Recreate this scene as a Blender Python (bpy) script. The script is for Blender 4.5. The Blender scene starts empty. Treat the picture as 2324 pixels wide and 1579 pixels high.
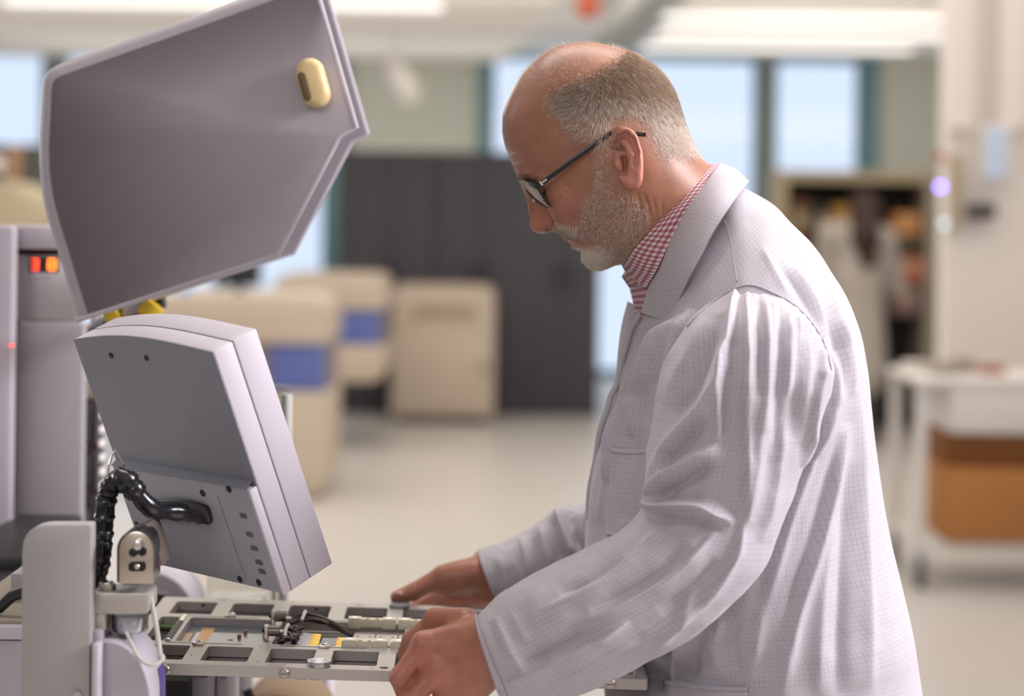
import bpy, bmesh, math, random
import numpy as np
from mathutils import Vector, Matrix
random.seed(7); rng = np.random.default_rng(7)
S = bpy.context.scene; COL = S.collection
# ------------------------------------------------------------------ camera, world, lights, exposure
F = 70/36*2324; PPX, PPY = 1162.0, 490.0; ROLL = 0.013; EYE = 1.5
cam = bpy.data.cameras.new('camera'); co = bpy.data.objects.new('camera', cam); COL.objects.link(co)
cam.lens = 70; cam.sensor_width = 36; cam.sensor_fit = 'HORIZONTAL'
cam.shift_y = -(789.5-PPY)/2324; cam.clip_start = .05; cam.clip_end = 300
c_, s_ = math.cos(ROLL), math.sin(ROLL)
co.matrix_world = Matrix(((c_, -s_, 0, 0), (0, 0, -1, 0), (s_, c_, 0, EYE), (0, 0, 0, 1)))
cam.dof.use_dof = True; cam.dof.focus_distance = 2.0; cam.dof.aperture_fstop = 2.8
S.camera = co
S.view_settings.view_transform = 'Standard'; S.view_settings.look = 'None'
S.view_settings.gamma = 1; S.view_settings.use_curve_mapping = False
S.view_settings.exposure = 0.0
S.cycles.use_denoising = True
S.cycles.max_bounces = 8; S.cycles.diffuse_bounces = 4; S.cycles.glossy_bounces = 4; S.cycles.transmission_bounces = 8
S.cycles.transparent_max_bounces = 12; S.cycles.caustics_reflective = False; S.cycles.caustics_refractive = False
S.cycles.sample_clamp_indirect = 6
W = bpy.data.worlds.new('sky'); S.world = W; W.use_nodes = True
bg = W.node_tree.nodes['Background']; bg.inputs[0].default_value = (.70, .81, 1, 1); bg.inputs[1].default_value = 1.14
def area(name, loc, target, sx, sy, power, color):
    l = bpy.data.lights.new(name, 'AREA'); l.shape = 'RECTANGLE'; l.size = sx; l.size_y = sy; l.energy = power; l.color = color
    o = bpy.data.objects.new(name, l); COL.objects.link(o); o.location = loc
    o.rotation_euler = (Vector(target)-Vector(loc)).to_track_quat('-Z', 'Y').to_euler(); return o
area('ceiling_or_fill_light', (2.7, 1.75, 2.6), (.3, 2.1, 1.1), 1.3, 1.0, 140, (.97, .93, 1))
area('ceiling_or_fill_light', (.3, 2.7, 2.98), (.3, 2.6, 0), 2.4, .5, 34, (1, .94, .90))
area('ceiling_or_fill_light', (-.9, -1.6, 2.8), (-.4, 2.2, 1.1), 1.8, .8, 29, (.97, .94, 1))  # added fill for surfaces facing the camera, no lamp body
area('window_light', (-4.2, 4.0, 2.1), (0, 2.1, 1.5), .6, 1.3, 40, (.86, .90, 1))
area('ceiling_or_fill_light', (0, 10, 2.95), (0, 10, 0), 9, 7, 250, (1, .92, .85))

area('added_ceiling_uplight', (-1, 13, 2.8), (-1, 13, 5), 8, 7, 62, (1, .95, .90))  # added unseen fill that brightens the ceiling
area('ceiling_or_fill_light', (0, 16.6, 2.45), (0, 18.6, 2.0), 9, .3, 42, (1, .95, .88))  # added unseen fill that brightens the back wall

def P(px, py, Y):
    u, v = px-PPX, py-PPY
    xr = u*c_ + v*s_; dn = -u*s_ + v*c_
    return Vector((xr*Y/F, Y, EYE - dn*Y/F))
def PN(px, py, Y): return np.array(P(px, py, Y))

# ------------------------------------------------------------------ materials
MATS = {}
def mat(name, col, rough=.5, metal=0, spec=.5, noise=0, nscale=40, bump=0, bscale=200, emit=None, estr=0, trans=0, ior=1.45, alpha=1, coat=0, aniso=None):
    if name in MATS: return MATS[name]
    m = bpy.data.materials.new(name); m.use_nodes = True; MATS[name] = m
    nt = m.node_tree; b = nt.nodes['Principled BSDF']
    b.inputs['Base Color'].default_value = (*col, 1); b.inputs['Roughness'].default_value = rough
    b.inputs['Metallic'].default_value = metal; b.inputs['Specular IOR Level'].default_value = spec
    b.inputs['Transmission Weight'].default_value = trans; b.inputs['IOR'].default_value = ior
    b.inputs['Coat Weight'].default_value = coat; b.inputs['Alpha'].default_value = alpha
    tc = nt.nodes.new('ShaderNodeTexCoord')
    if noise:
        n = nt.nodes.new('ShaderNodeTexNoise'); n.inputs['Scale'].default_value = nscale; n.inputs['Detail'].default_value = 4
        mp = nt.nodes.new('ShaderNodeMapping'); nt.links.new(tc.outputs['Object'], mp.inputs[0]); nt.links.new(mp.outputs[0], n.inputs['Vector'])
        if aniso: mp.inputs['Scale'].default_value = aniso
        mx = nt.nodes.new('ShaderNodeMix'); mx.data_type = 'RGBA'
        mx.inputs[6].default_value = tuple(max(0, c*(1-noise)) for c in col)+(1,); mx.inputs[7].default_value = tuple(min(1, c*(1+noise)) for c in col)+(1,)
        nt.links.new(n.outputs['Fac'], mx.inputs[0]); nt.links.new(mx.outputs[2], b.inputs['Base Color'])
    if bump:
        n2 = nt.nodes.new('ShaderNodeTexNoise'); n2.inputs['Scale'].default_value = bscale; n2.inputs['Detail'].default_value = 3
        nt.links.new(tc.outputs['Object'], n2.inputs['Vector'])
        bp = nt.nodes.new('ShaderNodeBump'); bp.inputs['Strength'].default_value = bump; bp.inputs['Distance'].default_value = .002
        nt.links.new(n2.outputs['Fac'], bp.inputs['Height']); nt.links.new(bp.outputs[0], b.inputs['Normal'])
    if emit:
        b.inputs['Emission Color'].default_value = (*emit, 1); b.inputs['Emission Strength'].default_value = estr
    return m
def srgb(r, g, b):
    return tuple(((c/255)/12.92 if c/255 <= .04045 else ((c/255+.055)/1.055)**2.4) for c in (r, g, b))

# ------------------------------------------------------------------ object helpers
def tag(o, label=None, cat=None, group=None, kind=None):
    if label: o['label'] = label
    if cat: o['category'] = cat
    if group: o['group'] = group
    if kind: o['kind'] = kind
    return o
def wpos(o):
    p = Vector((0, 0, 0))
    while o is not None: p += o.location; o = o.parent
    return p
def empty(name, loc, label=None, cat=None, group=None):
    o = bpy.data.objects.new(name, None); COL.objects.link(o); o.location = loc; o.empty_display_size = .05
    return tag(o, label, cat, group)
class MB:
    def __init__(s): s.v = []; s.f = []; s.uv = None
    def add(s, vs, fs):
        n = len(s.v); s.v += [tuple(v) for v in vs]; s.f += [tuple(i+n for i in f) for f in fs]; return s
    def box(s, lo, hi, M=None):
        x0, y0, z0 = lo; x1, y1, z1 = hi
        vs = [(x0,y0,z0),(x1,y0,z0),(x1,y1,z0),(x0,y1,z0),(x0,y0,z1),(x1,y0,z1),(x1,y1,z1),(x0,y1,z1)]
        if M is not None: vs = [M(v) for v in vs]
        return s.add(vs, [(0,3,2,1),(4,5,6,7),(0,1,5,4),(1,2,6,5),(2,3,7,6),(3,0,4,7)])
    def prism(s, poly, off):
        "poly: list of 3D points (a planar ring); off: extrusion vector"
        n = len(poly); a = [Vector(p) for p in poly]; b = [p+Vector(off) for p in a]
        fs = [tuple(range(n)), tuple(range(2*n-1, n-1, -1))] + [(i, n+i, n+(i+1) % n, (i+1) % n) for i in range(n)]
        return s.add(a+b, fs)
    def tube(s, pts, r, n=10, cap=True):
        pts = [Vector(p) for p in pts]; rs = r if hasattr(r, '__len__') else [r]*len(pts)
        vs = []; up = None
        for i, p in enumerate(pts):
            d = (pts[min(i+1, len(pts)-1)] - pts[max(i-1, 0)]).normalized()
            if up is None: up = Vector((0, 0, 1)) if abs(d.z) < .9 else Vector((1, 0, 0))
            e1 = (up - d*up.dot(d)).normalized(); e2 = d.cross(e1); up = e1
            for k in range(n):
                a = 2*math.pi*k/n; vs.append(p + (e1*math.cos(a)+e2*math.sin(a))*rs[i])
        fs = []
        for i in range(len(pts)-1):
            for k in range(n):
                fs.append((i*n+k, i*n+(k+1) % n, (i+1)*n+(k+1) % n, (i+1)*n+k))
        if cap: fs += [tuple(range(n-1, -1, -1)), tuple((len(pts)-1)*n+k for k in range(n))]
        return s.add(vs, fs)
    def sphere(s, c, r, n=12, sc=(1,1,1)):
        vs = []; fs = []
        for i in range(n+1):
            t = math.pi*i/n
            for k in range(2*n):
                a = math.pi*k/n; vs.append((c[0]+r*sc[0]*math.sin(t)*math.cos(a), c[1]+r*sc[1]*math.sin(t)*math.sin(a), c[2]+r*sc[2]*math.cos(t)))
        for i in range(n):
            for k in range(2*n):
                fs.append((i*2*n+k, (i+1)*2*n+k, (i+1)*2*n+(k+1) % (2*n), i*2*n+(k+1) % (2*n)))
        return s.add(vs, fs)
    def build(s, name, m, parent=None, bevel=0, segs=2, smooth=True, auto=40):
        me = bpy.data.meshes.new(name); me.from_pydata(s.v, [], s.f); me.update()
        bm = bmesh.new(); bm.from_mesh(me); bmesh.ops.remove_doubles(bm, verts=bm.verts, dist=1e-6); bmesh.ops.recalc_face_normals(bm, faces=bm.faces)
        if bevel:
            es = [e for e in bm.edges if len(e.link_faces) == 2 and e.calc_face_angle(0) > math.radians(25)]
            if es: bmesh.ops.bevel(bm, geom=es, offset=bevel, segments=segs, affect='EDGES', profile=.5, clamp_overlap=True)
        if smooth:
            for f in bm.faces: f.smooth = True
            for e in bm.edges:
                if len(e.link_faces) == 2 and e.calc_face_angle(0) > math.radians(auto): e.smooth = False
        bm.to_mesh(me); bm.free()
        return link(name, me, m, parent)
def link(name, me, m, parent=None):
    if m is not None: me.materials.append(m)
    o = bpy.data.objects.new(name, me); COL.objects.link(o)
    if parent is not None:
        o.parent = parent; o.location = -wpos(parent)
    return o
def grid_mesh(name, V, m, parent=None, uv=None, closed_u=False, closed_v=False, flip=False, cap=False, attrs=None):
    "V: (nv, nu, 3) array"
    nv, nu = V.shape[:2]
    idx = np.arange(nv*nu).reshape(nv, nu)
    a = idx; 
    iu = np.roll(idx, -1, 1) if closed_u else None
    J = nu if closed_u else nu-1; I = nv if closed_v else nv-1
    nx = (np.arange(J)+1) % nu; ny = (np.arange(I)+1) % nv
    A = idx[:I][:, :J]; B = idx[:I][:, nx]; Cc = idx[ny][:, nx]; D = idx[ny][:, :J]
    q = np.stack([A, B, Cc, D], -1).reshape(-1, 4)
    if flip: q = q[:, ::-1]
    me = mesh_np(name, V.reshape(-1, 3), q)
    if uv is not None:
        l = me.uv_layers.new(name='UVMap'); li = np.empty(len(me.loops), np.int32); me.loops.foreach_get('vertex_index', li)
        l.data.foreach_set('uv', uv.reshape(-1, 2)[li].astype(np.float32).ravel())
    return link(name, me, m, parent)
def mesh_np(name, V, Q):
    me = bpy.data.meshes.new(name); Q = np.asarray(Q, np.int32); k = Q.shape[1]
    me.vertices.add(len(V)); me.vertices.foreach_set('co', np.asarray(V, np.float32).ravel())
    me.loops.add(Q.size); me.loops.foreach_set('vertex_index', Q.ravel())
    me.polygons.add(len(Q)); me.polygons.foreach_set('loop_start', np.arange(len(Q), dtype=np.int32)*k)
    me.polygons.foreach_set('use_smooth', np.ones(len(Q), bool)); me.update(calc_edges=True); return me
def copy_tree(o, loc, label=None, parent=None):
    c = o.copy(); COL.objects.link(c)
    if parent is None: c.location = loc
    else: c.parent = parent
    if label: c['label'] = label
    for ch in o.children: copy_tree(ch, None, None, c)
    return c
def catmull(pts, n):
    pts = np.asarray(pts, float); k = len(pts)
    pp = np.vstack([2*pts[0]-pts[1], pts, 2*pts[-1]-pts[-2]])
    t = np.linspace(0, k-1-1e-9, n); i = t.astype(int); f = (t-i)[:, None]
    a, b, c, d = pp[i], pp[i+1], pp[i+2], pp[i+3]
    return .5*((2*b)+(c-a)*f+(2*a-5*b+4*c-d)*f**2+(-a+3*b-3*c+d)*f**3)
def fillet(pts, rad, n=6):
    "round the corners of a closed ring of 3D points"
    out = []; k = len(pts); pts = [Vector(p) for p in pts]
    for i in range(k):
        r = rad[i] if hasattr(rad, '__len__') else rad
        p = pts[i]; a = pts[i-1]-p; b = pts[(i+1) % k]-p
        if r <= 0: out.append(p); continue
        L = min(r, a.length*.45, b.length*.45); p0 = p+a.normalized()*L; p2 = p+b.normalized()*L
        for j in range(n+1):
            t = j/n; out.append(p0*(1-t)**2+p*2*t*(1-t)+p2*t*t)
    return out
# ------------------------------------------------------------------ the room
def pbox(mb, x0, y0, x1, y1, Y, d, z0=None, z1=None):
    c = P((x0+x1)/2, (y0+y1)/2, Y); hw = (x1-x0)/2*Y/F; hh = (y1-y0)/2*Y/F
    return mb.box((c.x-hw, Y, c.z-hh if z0 is None else z0), (c.x+hw, Y+d, c.z+hh if z1 is None else z1))
def ppoly(mb, pts, Y, d, rad=0, n=6):
    ring = [P(x, y, Y) for x, y in pts]
    if rad: ring = fillet(ring, rad, n)
    return mb.prism(ring, (0, d, 0))
def struct(o): o['kind'] = 'structure'; return o
m_floor = mat('floor_vinyl', (.60, .575, .545), .33, spec=.45, noise=.05, nscale=3)
m_ceil = mat('ceiling_paint', (.86, .81, .75), .8)
m_green = mat('grey_green_panel', srgb(196, 196, 182), .6)
m_teal = mat('teal_mullion', srgb(96, 132, 138), .5)
m_dkmull = mat('grey_mullion', srgb(120, 126, 120), .5)
m_white = mat('white_paint', (.80, .755, .70), .55)
m_glass = bpy.data.materials.new('window_glass'); m_glass.use_nodes = True
nt = m_glass.node_tree; b = nt.nodes['Principled BSDF']; o_ = nt.nodes['Material Output']
tr = nt.nodes.new('ShaderNodeBsdfTransparent'); gl = nt.nodes.new('ShaderNodeBsdfGlossy'); gl.inputs['Roughness'].default_value = .02
mx = nt.nodes.new('ShaderNodeMixShader'); mx.inputs[0].default_value = .008; tr.inputs[0].default_value = (.97, .975, .98, 1)
nt.links.new(tr.outputs[0], mx.inputs[1]); nt.links.new(gl.outputs[0], mx.inputs[2]); nt.links.new(mx.outputs[0], o_.inputs['Surface'])
nt.nodes.remove(b)

struct(MB().box((-9, -3, -.1), (9, 18.7, 0)).build('floor', m_floor))
struct(MB().box((-9, -3, 3.02), (9, 18.7, 3.2)).build('ceiling', m_ceil))
YB = 18.6
struct(MB().box((-9, -3.1, 0), (9, -3, 3.02)).build('wall_front', m_white))
struct(MB().box((-9.1, -3, 0), (-9, 18.7, 3.02)).build('wall_left', m_white))
struct(MB().box((9, -3, 0), (9.1, 18.7, 3.02)).build('wall_east', m_white))
def bx(px, y=300): return P(px, y, YB).x
k = 0
for (a, b2) in ((-140, 105), (140, 500), (500, 745), (1110, 1722), (1752, 1956)):
    k += 1; x0, x1 = bx(a), bx(b2)
    fr = MB(); t = .05
    for lo, hi in (((x0, YB, 0), (x0+t, YB+.08, 3.02)), ((x1-t, YB, 0), (x1, YB+.08, 3.02)), ((x0+t, YB, 0), (x1-t, YB+.08, .08)), ((x0+t, YB, 2.96), (x1-t, YB+.08, 3.02))): fr.box(lo, hi)
    w = struct(fr.build('window_%d' % k, m_teal))
    MB().box((x0+t, YB+.03, .08), (x1-t, YB+.04, 2.96)).build('pane', m_glass, w)
k = 0
for (a, b2, m) in ((105, 140, m_dkmull), (1722, 1752, m_dkmull), (745, 792, m_teal), (1085, 1110, m_teal), (1956, 1992, m_teal)):
    k += 1; struct(MB().box((bx(a), YB-.06, 0), (bx(b2), YB+.1, 3.02)).build('trim_%d' % k, m))
struct(MB().box((bx(792), YB, 0), (bx(1085), YB+.1, 3.02)).build('wall_back', m_green))
struct(MB().box((bx(1992), YB, 0), (bx(2600), YB+.1, 3.02)).build('wall_back_right', m_green))
struct(MB().box((bx(-900), YB, 0), (bx(-140), YB+.1, 3.02)).build('wall_back_left', m_green))
# ceiling slats over the left half
for i, Y in enumerate((12.2, 13.1, 14.0, 15.0, 16.0, 17.1, 18.2)):
    x1 = P(1285-i*22, 60, Y).x
    struct(MB().box((-6, Y, 2.93), (x1, Y+.42, 3.02)).build('trim_%d' % (10+i), m_ceil))
# white wall on the right with two shallow piers
wr = MB().box((P(2150, 500, 9.4).x, 9.4, 0), (7, 9.6, 3.02)); struct(wr.build('wall_right', m_white))
for i, (a, b2) in enumerate(((2158, 2205), (2262, 2324))):
    struct(MB().box((P(a, 200, 9.35).x, 9.3, P(a, 290, 9.3).z), (P(b2, 200, 9.35).x, 9.4, 3.02)).build('trim_%d' % (20+i), m_white))

# ------------------------------------------------------------------ luminaires
m_led = mat('led_diffuser', (.3, .3, .3), .5, emit=(1, .95, .88), estr=1.5)
m_led2 = mat('led_louvre', (.25, .25, .25), .5, emit=(1, .93, .86), estr=.6)
m_lampbody = mat('lamp_body', (.78, .76, .73), .5)
def lamp(x, Y, wd, label):
    e = empty('linear_ceiling_lamp', (x, Y, 2.70), label, 'ceiling light', 'linear ceiling lamps')
    h = MB().box((x-wd/2, Y-.09, 2.735), (x+wd/2, Y+.09, 2.79)); h.build('housing', m_lampbody, e, .004)
    MB().box((x-wd/2+.01, Y-.085, 2.715), (x+wd/2-.01, Y-.05, 2.7345)).build('light_strip', m_led, e)
    MB().box((x-wd/2+.01, Y+.05, 2.715), (x+wd/2-.01, Y+.085, 2.7345)).build('light_strip', m_led, e)
    q = MB(); n = 16
    q.box((x-wd/2+.012, Y-.05, 2.731), (x+wd/2-.012, Y+.05, 2.7345))
    for i in range(n):
        xa = x-wd/2+.012+(wd-.024)*i/n; q.box((xa, Y-.05, 2.722), (xa+(wd-.024)/n*.6, Y+.05, 2.7311))
    q.build('louvre', m_led2, e)
    for s in (-1, 1): MB().tube([(x+s*wd*.35, Y, 2.79), (x+s*wd*.35, Y, 3.02)], .004, 6).build('suspension_wire', m_lampbody, e)
lamp(1.885, 12.1, 1.98, 'bright linear ceiling lamp at upper right, highest and longest of the three in a row')
lamp(1.88, 13.25, 2.02, 'bright linear ceiling lamp at upper right, middle one of the three in a row')
lamp(1.84, 14.25, 2.02, 'bright linear ceiling lamp at upper right, lowest one, just above the windows')
lamp(-1.72, 11.75, 2.6, 'bright linear ceiling lamp at the upper left corner above the tilted machine cover')
# red bell, duct and spotlight under the ceiling
m_red = mat('red_plastic', srgb(190, 92, 66), .4)
e = empty('fire_alarm_bell', P(1335, 20, 13), 'round red alarm bell under the ceiling above the bald head', 'alarm bell')
c = P(1335, 14, 13); MB().sphere(c, .085, 12, (1, .55, 1)).build('bell_dome', m_red, e)
MB().box((c.x-.06, 13.03, c.z-.02), (c.x+.06, 13.2, 3.02)).build('mounting_bracket', mat('dark_olive', srgb(108, 106, 92), .6), e)
m_duct = mat('duct_metal', srgb(196, 200, 194), .45, metal=.2)
dd = MB().tube([P(1560, -110, 11), P(1480, 10, 12.5), P(1350, 150, 15.2), P(1290, 215, 17.6)], .15, 20)
tag(dd.build('ventilation_duct', m_duct), 'pale grey round ventilation duct running diagonally above the bald head', 'duct')
e = empty('hanging_spotlight', P(912, 180, 14), 'white tilted cylindrical spotlight hanging above the dark cabinets', 'spotlight')
a, b2 = P(893, 152, 14), P(932, 215, 13.6)
MB().tube([a, a.lerp(b2, .08), a.lerp(b2, .92), b2], [.06, .085, .085, .07], 16).build('lamp_body', mat('spot_white', (.9, .88, .85), .4), e)
MB().tube([a+Vector((.02, .05, .03)), (a.x, a.y, 3.02)], .012, 8).build('stem', m_lampbody, e)

# ------------------------------------------------------------------ dark cabinets
m_dark = mat('charcoal_laminate', srgb(74, 73, 80), .55, noise=.04, nscale=2)
m_darkh = mat('black_handle', (.015, .014, .016), .4)
def cabinet(x0, x1, label, hx):
    Y = 15.0; X0, X1 = P(x0, 640, Y).x, P(x1, 640, Y).x; zt = P(1000, 343, Y).z
    e = empty('tall_cabinet', ((X0+X1)/2, Y+.25, 0), label, 'cabinet', 'dark tall cabinets')
    MB().box((X0, Y+.02, .0), (X1-.004, Y+.5, zt)).build('carcass', m_dark, e)
    xm = (X0+X1)/2
    for a, b3, s in ((X0+.004, xm-.002, 1), (xm+.002, X1-.008, -1)):
        d = MB().box((a, Y, .06), (b3, Y+.02, zt-.01)).build('door', m_dark, e, .002)
        hxx = (b3-.05) if s == 1 else (a+.05)
        MB().box((hxx-.012, Y-.03, .95), (hxx+.012, Y, 1.14)).build('handle', m_darkh, d)
cabinet(765, 985, 'charcoal tall double-door cabinet behind the blue-banded machine, left of three', 0)
cabinet(985, 1190, 'charcoal tall double-door cabinet directly behind the small beige machine', 0)
cabinet(1190, 1362, 'charcoal tall double-door cabinet behind the face of the bearded man', 0)

# ------------------------------------------------------------------ beige machines
m_beige = mat('beige_enclosure', srgb(200, 186, 168), .5)
m_beige2 = mat('beige_recess', srgb(176, 156, 132), .6)
m_blue = mat('blue_panel', srgb(96, 112, 178), .45)
m_black = mat('black_plastic', (.02, .02, .022), .45)
Y = 14.3; c0, c1 = P(888, 800, Y), P(1122, 800, Y); zt = P(1000, 648, Y).z
e = empty('process_cabinet', ((c0.x+c1.x)/2, Y+.3, 0), 'small beige machine with a recessed slot standing before the dark cabinets', 'machine')
MB().prism(fillet([(c0.x, Y, .05), (c1.x, Y, .05), (c1.x, Y, zt), (c0.x, Y, zt)], [.03, .03, .1, .1]), (0, .6, 0)).build('enclosure', m_beige, e, .015)
pbox(MB(), 940, 690, 1078, 722, Y-.012, .02).build('recessed_slot', m_beige2, e, .004)
pbox(MB(), 900, 760, 1108, 935, Y-.02, .02).build('door', m_beige, e, .008)
pbox(MB(), 1094, 818, 1106, 848, Y-.05, .03).build('handle', m_beige2, e, .004)
MB().box((c0.x+.05, Y+.05, 0), (c1.x-.05, Y+.55, .05)).build('plinth', m_black, e)

def banded(Y, x0, x1, yt, yb0, yb1, bx0, bx1, ye, label, d, post):
    X0, X1 = P(x0, yt, Y).x, P(x1, yt, Y).x
    e = empty('placement_machine', ((X0+X1)/2, Y+d/2, 0), label, 'machine', 'beige machines with a blue band')
    zt, z1, z0, zb = P(x1, yt, Y).z, P(x1, yb0, Y).z, P(x1, yb1, Y).z, P(x1, ye, Y).z
    MB().prism(fillet([(X0, Y, z1), (X1, Y, z1), (X1, Y, zt), (X0, Y, zt)], [.02, .02, .14, .14]), (0, d, 0)).build('hood', m_beige, e, .03)
    MB().box((P(bx0, yb0, Y).x, Y+.03, z0), (P(bx1, yb0, Y).x, Y+d-.03, z1)).build('blue_band', m_blue, e, .01)
    MB().box((X0+.03, Y+.06, z0), (X1-.02, Y+d-.05, z1)).build('recess', mat('mauve_grey', srgb(140, 128, 136), .6), e)
    MB().prism(fillet([(X0+.0, Y, zb), (X1, Y, zb), (X1, Y, z0), (X0, Y, z0)], [.1, .12, .02, .02]), (0, d, 0)).build('base_housing', m_beige, e, .03)
    if zb > .05: MB().box((X0+.02, Y+.05, 0), (X0+post, Y+d-.05, zb+.05)).build('pedestal', m_beige2, e)
    return e
banded(12.6, 620, 875, 625, 704, 784, 755, 862, 868, 'beige machine with a blue band beside the small beige machine, farther of the pair', .9, .3)
banded(10.4, 330, 748, 672, 782, 890, 612, 735, 1130, 'beige machine with a blue band just right of the monitor, nearer of the pair', .8, .3)
# black screen and blue lamp on the nearer machine
e = empty('desk_screen', P(545, 668, 10.6), 'black desk screen on the nearer blue-banded machine, under the machine cover', 'screen')
pbox(MB(), 486, 575, 592, 650, 10.7, .04).build('panel', m_black, e, .006)
pbox(MB(), 530, 648, 552, 666, 10.7, .05).build('stand', m_black, e)
c = P(420, 657, 10.5); tag(MB().sphere(c, .035, 10).build('blue_indicator_lamp', mat('blue_lens', srgb(110, 150, 205), .3, emit=srgb(110, 150, 210), estr=.6)), 'small blue indicator lamp above the nearer beige machine', 'indicator lamp')
MB().tube([(c.x, 10.5, c.z-.03), (c.x, 10.5, P(420, 672, 10.5).z+.012)], .012, 8).build('stem', m_black, bpy.data.objects['blue_indicator_lamp'])
# far left clutter behind the tester
m_brown = mat('brown_board', srgb(176, 140, 112), .6)
m_olive = mat('olive_beige', srgb(186, 176, 148), .6)
e = empty('storage_rack', (P(40, 500, 12).x, 12.2, 0), 'brown and black rack at the left edge behind the tilted cover', 'rack')
for a, b3, m in ((-60, 15, m_black), (15, 48, m_brown), (48, 82, mat('dark_grey_green', srgb(84, 86, 78), .6))):
    X0, X1 = P(a, 400, 12).x, P(b3, 400, 12).x
    MB().box((X0, 12, 0), (X1, 12.4, P(40, 328, 12).z)).build('rack_panel', m, e)
e = empty('covered_machine', (P(20, 600, 11).x, 11.2, 0), 'olive beige rounded machine at the left edge above the tester column', 'machine')
X0, X1 = P(-160, 500, 11).x, P(92, 500, 11).x
MB().prism(fillet([(X0, 11, 0), (X1, 11, 0), (X1, 11, P(40, 412, 11).z), (X0, 11, P(40, 412, 11).z)], [0, 0, .25, .1]), (0, .6, 0)).build('enclosure', m_olive, e, .02)
c = P(-8, 372, 10.8); MB().sphere(c, .045, 10).build('white_knob', m_white, e); MB().tube([c, (c.x, 11.1, c.z-.15)], .01, 6).build('knob_stem', m_white, e)

# ------------------------------------------------------------------ rack with bins, far person, signal column
m_frame = mat('rack_frame', srgb(178, 164, 134), .55)
Yr = 14.2
rx0, rx1 = P(1757, 700, Yr).x, P(2138, 700, Yr).x; rz = P(1950, 388, Yr).z
e = empty('tool_rack', ((rx0+rx1)/2, Yr+.3, 0), 'tall open rack with a pale frame and dark interior behind the woman', 'rack')
t = .085
MB().box((rx0, Yr, 0), (rx0+t, Yr+.5, rz)).build('upright', m_frame, e)
MB().box((rx1-.12, Yr, 0), (rx1, Yr+.5, rz)).build('upright', mat('rack_side', srgb(158, 148, 132), .55), e)
MB().box((rx0+t, Yr, rz-.075), (rx1-.12, Yr+.5, rz)).build('top_rail', m_frame, e)
MB().box((rx0+t, Yr+.45, 0), (rx1-.12, Yr+.5, rz-.075)).build('back_panel', mat('rack_dark', srgb(34, 27, 22), .7), e)
m_shelf = mat('rack_shelf', srgb(66, 54, 42), .6)
for z in (.25,): MB().box((rx0+t, Yr+.02, z), (rx1-.12, Yr+.45, z+.03)).build('shelf', m_shelf, e)
bins = [(1790, 452, 1836, 600, (92, 58, 30), 'brown'), (1842, 462, 1880, 600, (34, 32, 32), 'black'), (1884, 466, 1940, 600, (168, 122, 44), 'mustard'), (2030, 484, 2086, 532, (206, 142, 82), 'orange'), (2036, 536, 2084, 560, (92, 92, 58), 'olive'), (2030, 582, 2094, 640, (188, 110, 84), 'brick red'), (2026, 646, 2084, 712, (146, 118, 118), 'mauve')]
for (a, t0, b3, b1, colr, nm) in bins:
    c = P((a+b3)/2, b1, Yr+.1); sh = max([zz for zz in (.28, .88, 1.25) if zz <= c.z+.1] or [.28])
    h = (b1-t0)*(Yr+.1)/F; w = (b3-a)*(Yr+.1)/F/2
    z0 = c.z
    q = MB().box((c.x-w, Yr+.05, z0), (c.x+w, Yr+.44, z0+h)).build('storage_bin', mat('bin_'+nm.replace(' ', '_'), srgb(*colr), .55), None, .006)
    tag(q, '%s storage box on the shelves of the pale rack' % nm, 'storage box', 'storage boxes on the pale rack')
    MB().box((c.x-w*.5, Yr+.043, z0+h*.55), (c.x+w*.5, Yr+.05, z0+h*.8)).build('front_label', m_frame, q)
    if nm in ('orange', 'brick red', 'olive', 'mauve', 'brown', 'black', 'mustard'):
        struct_shelf = MB().box((c.x-w-.02, Yr+.03, z0-.02), (c.x+w+.02, Yr+.45, z0)).build('shelf', m_shelf, e)
# indicator lamps fixed to the edge of the white wall
YS = 9.2
c = P(2135, 424, YS)
e = empty('indicator_lamp', (c.x, YS+.2, c.z), 'small violet indicator lamp on the left edge of the white wall', 'indicator lamp')
wx = P(2152, 424, 9.4).x
MB().box((wx, 9.34, P(2137, 520, YS).z), (wx+.05, 9.4, P(2137, 350, YS).z)).build('mounting_plate', m_frame, e)
for y in (424, 508): q = P(2135, y, YS); MB().tube([q, (q.x+.01, 9.3, q.z), (wx+.02, 9.35, q.z)], .006, 8).build('lamp_stem', m_frame, e)
MB().sphere((c.x, YS, c.z), .0165, 12).build('violet_lamp', mat('violet_led', (.3, .2, .8), .3, emit=(.28, .22, .90), estr=8), e)
MB().sphere(P(2143, 508, YS), .018, 10).build('pale_blue_lamp', mat('pale_led', (.6, .7, .8), .3, emit=(.6, .75, .9), estr=1.4), e)
q = P(2132, 368, YS); MB().tube([q, q+Vector((0, 0, .05))], .016, 12).build('red_cap', m_red, e); MB().tube([q+Vector((0, .005, .02)), (wx+.02, 9.35, q.z+.02)], .006, 8).build('lamp_stem', m_frame, e)
# things on the white wall
e = empty('wall_panel', P(2262, 345, 9.4), 'pale blue flat panel mounted high on the white wall at right', 'wall panel')
pbox(MB(), 2232, 284, 2298, 408, 9.25, .05).build('panel_frame', m_white, e, .008); pbox(MB(), 2238, 290, 2284, 404, 9.235, .015).build('panel_face', mat('pale_blue', srgb(196, 214, 240), .3), e)
e = empty('wall_socket_box', P(2232, 478, 9.4), 'small black box fixed to the white wall below the blue panel', 'junction box')
pbox(MB(), 2204, 462, 2262, 494, 9.28, .12).build('box_body', mat('dark_mauve', srgb(74, 66, 70), .5), e, .01); pbox(MB(), 2225, 468, 2245, 488, 9.27, .012).build('socket', m_black, e)

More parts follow.
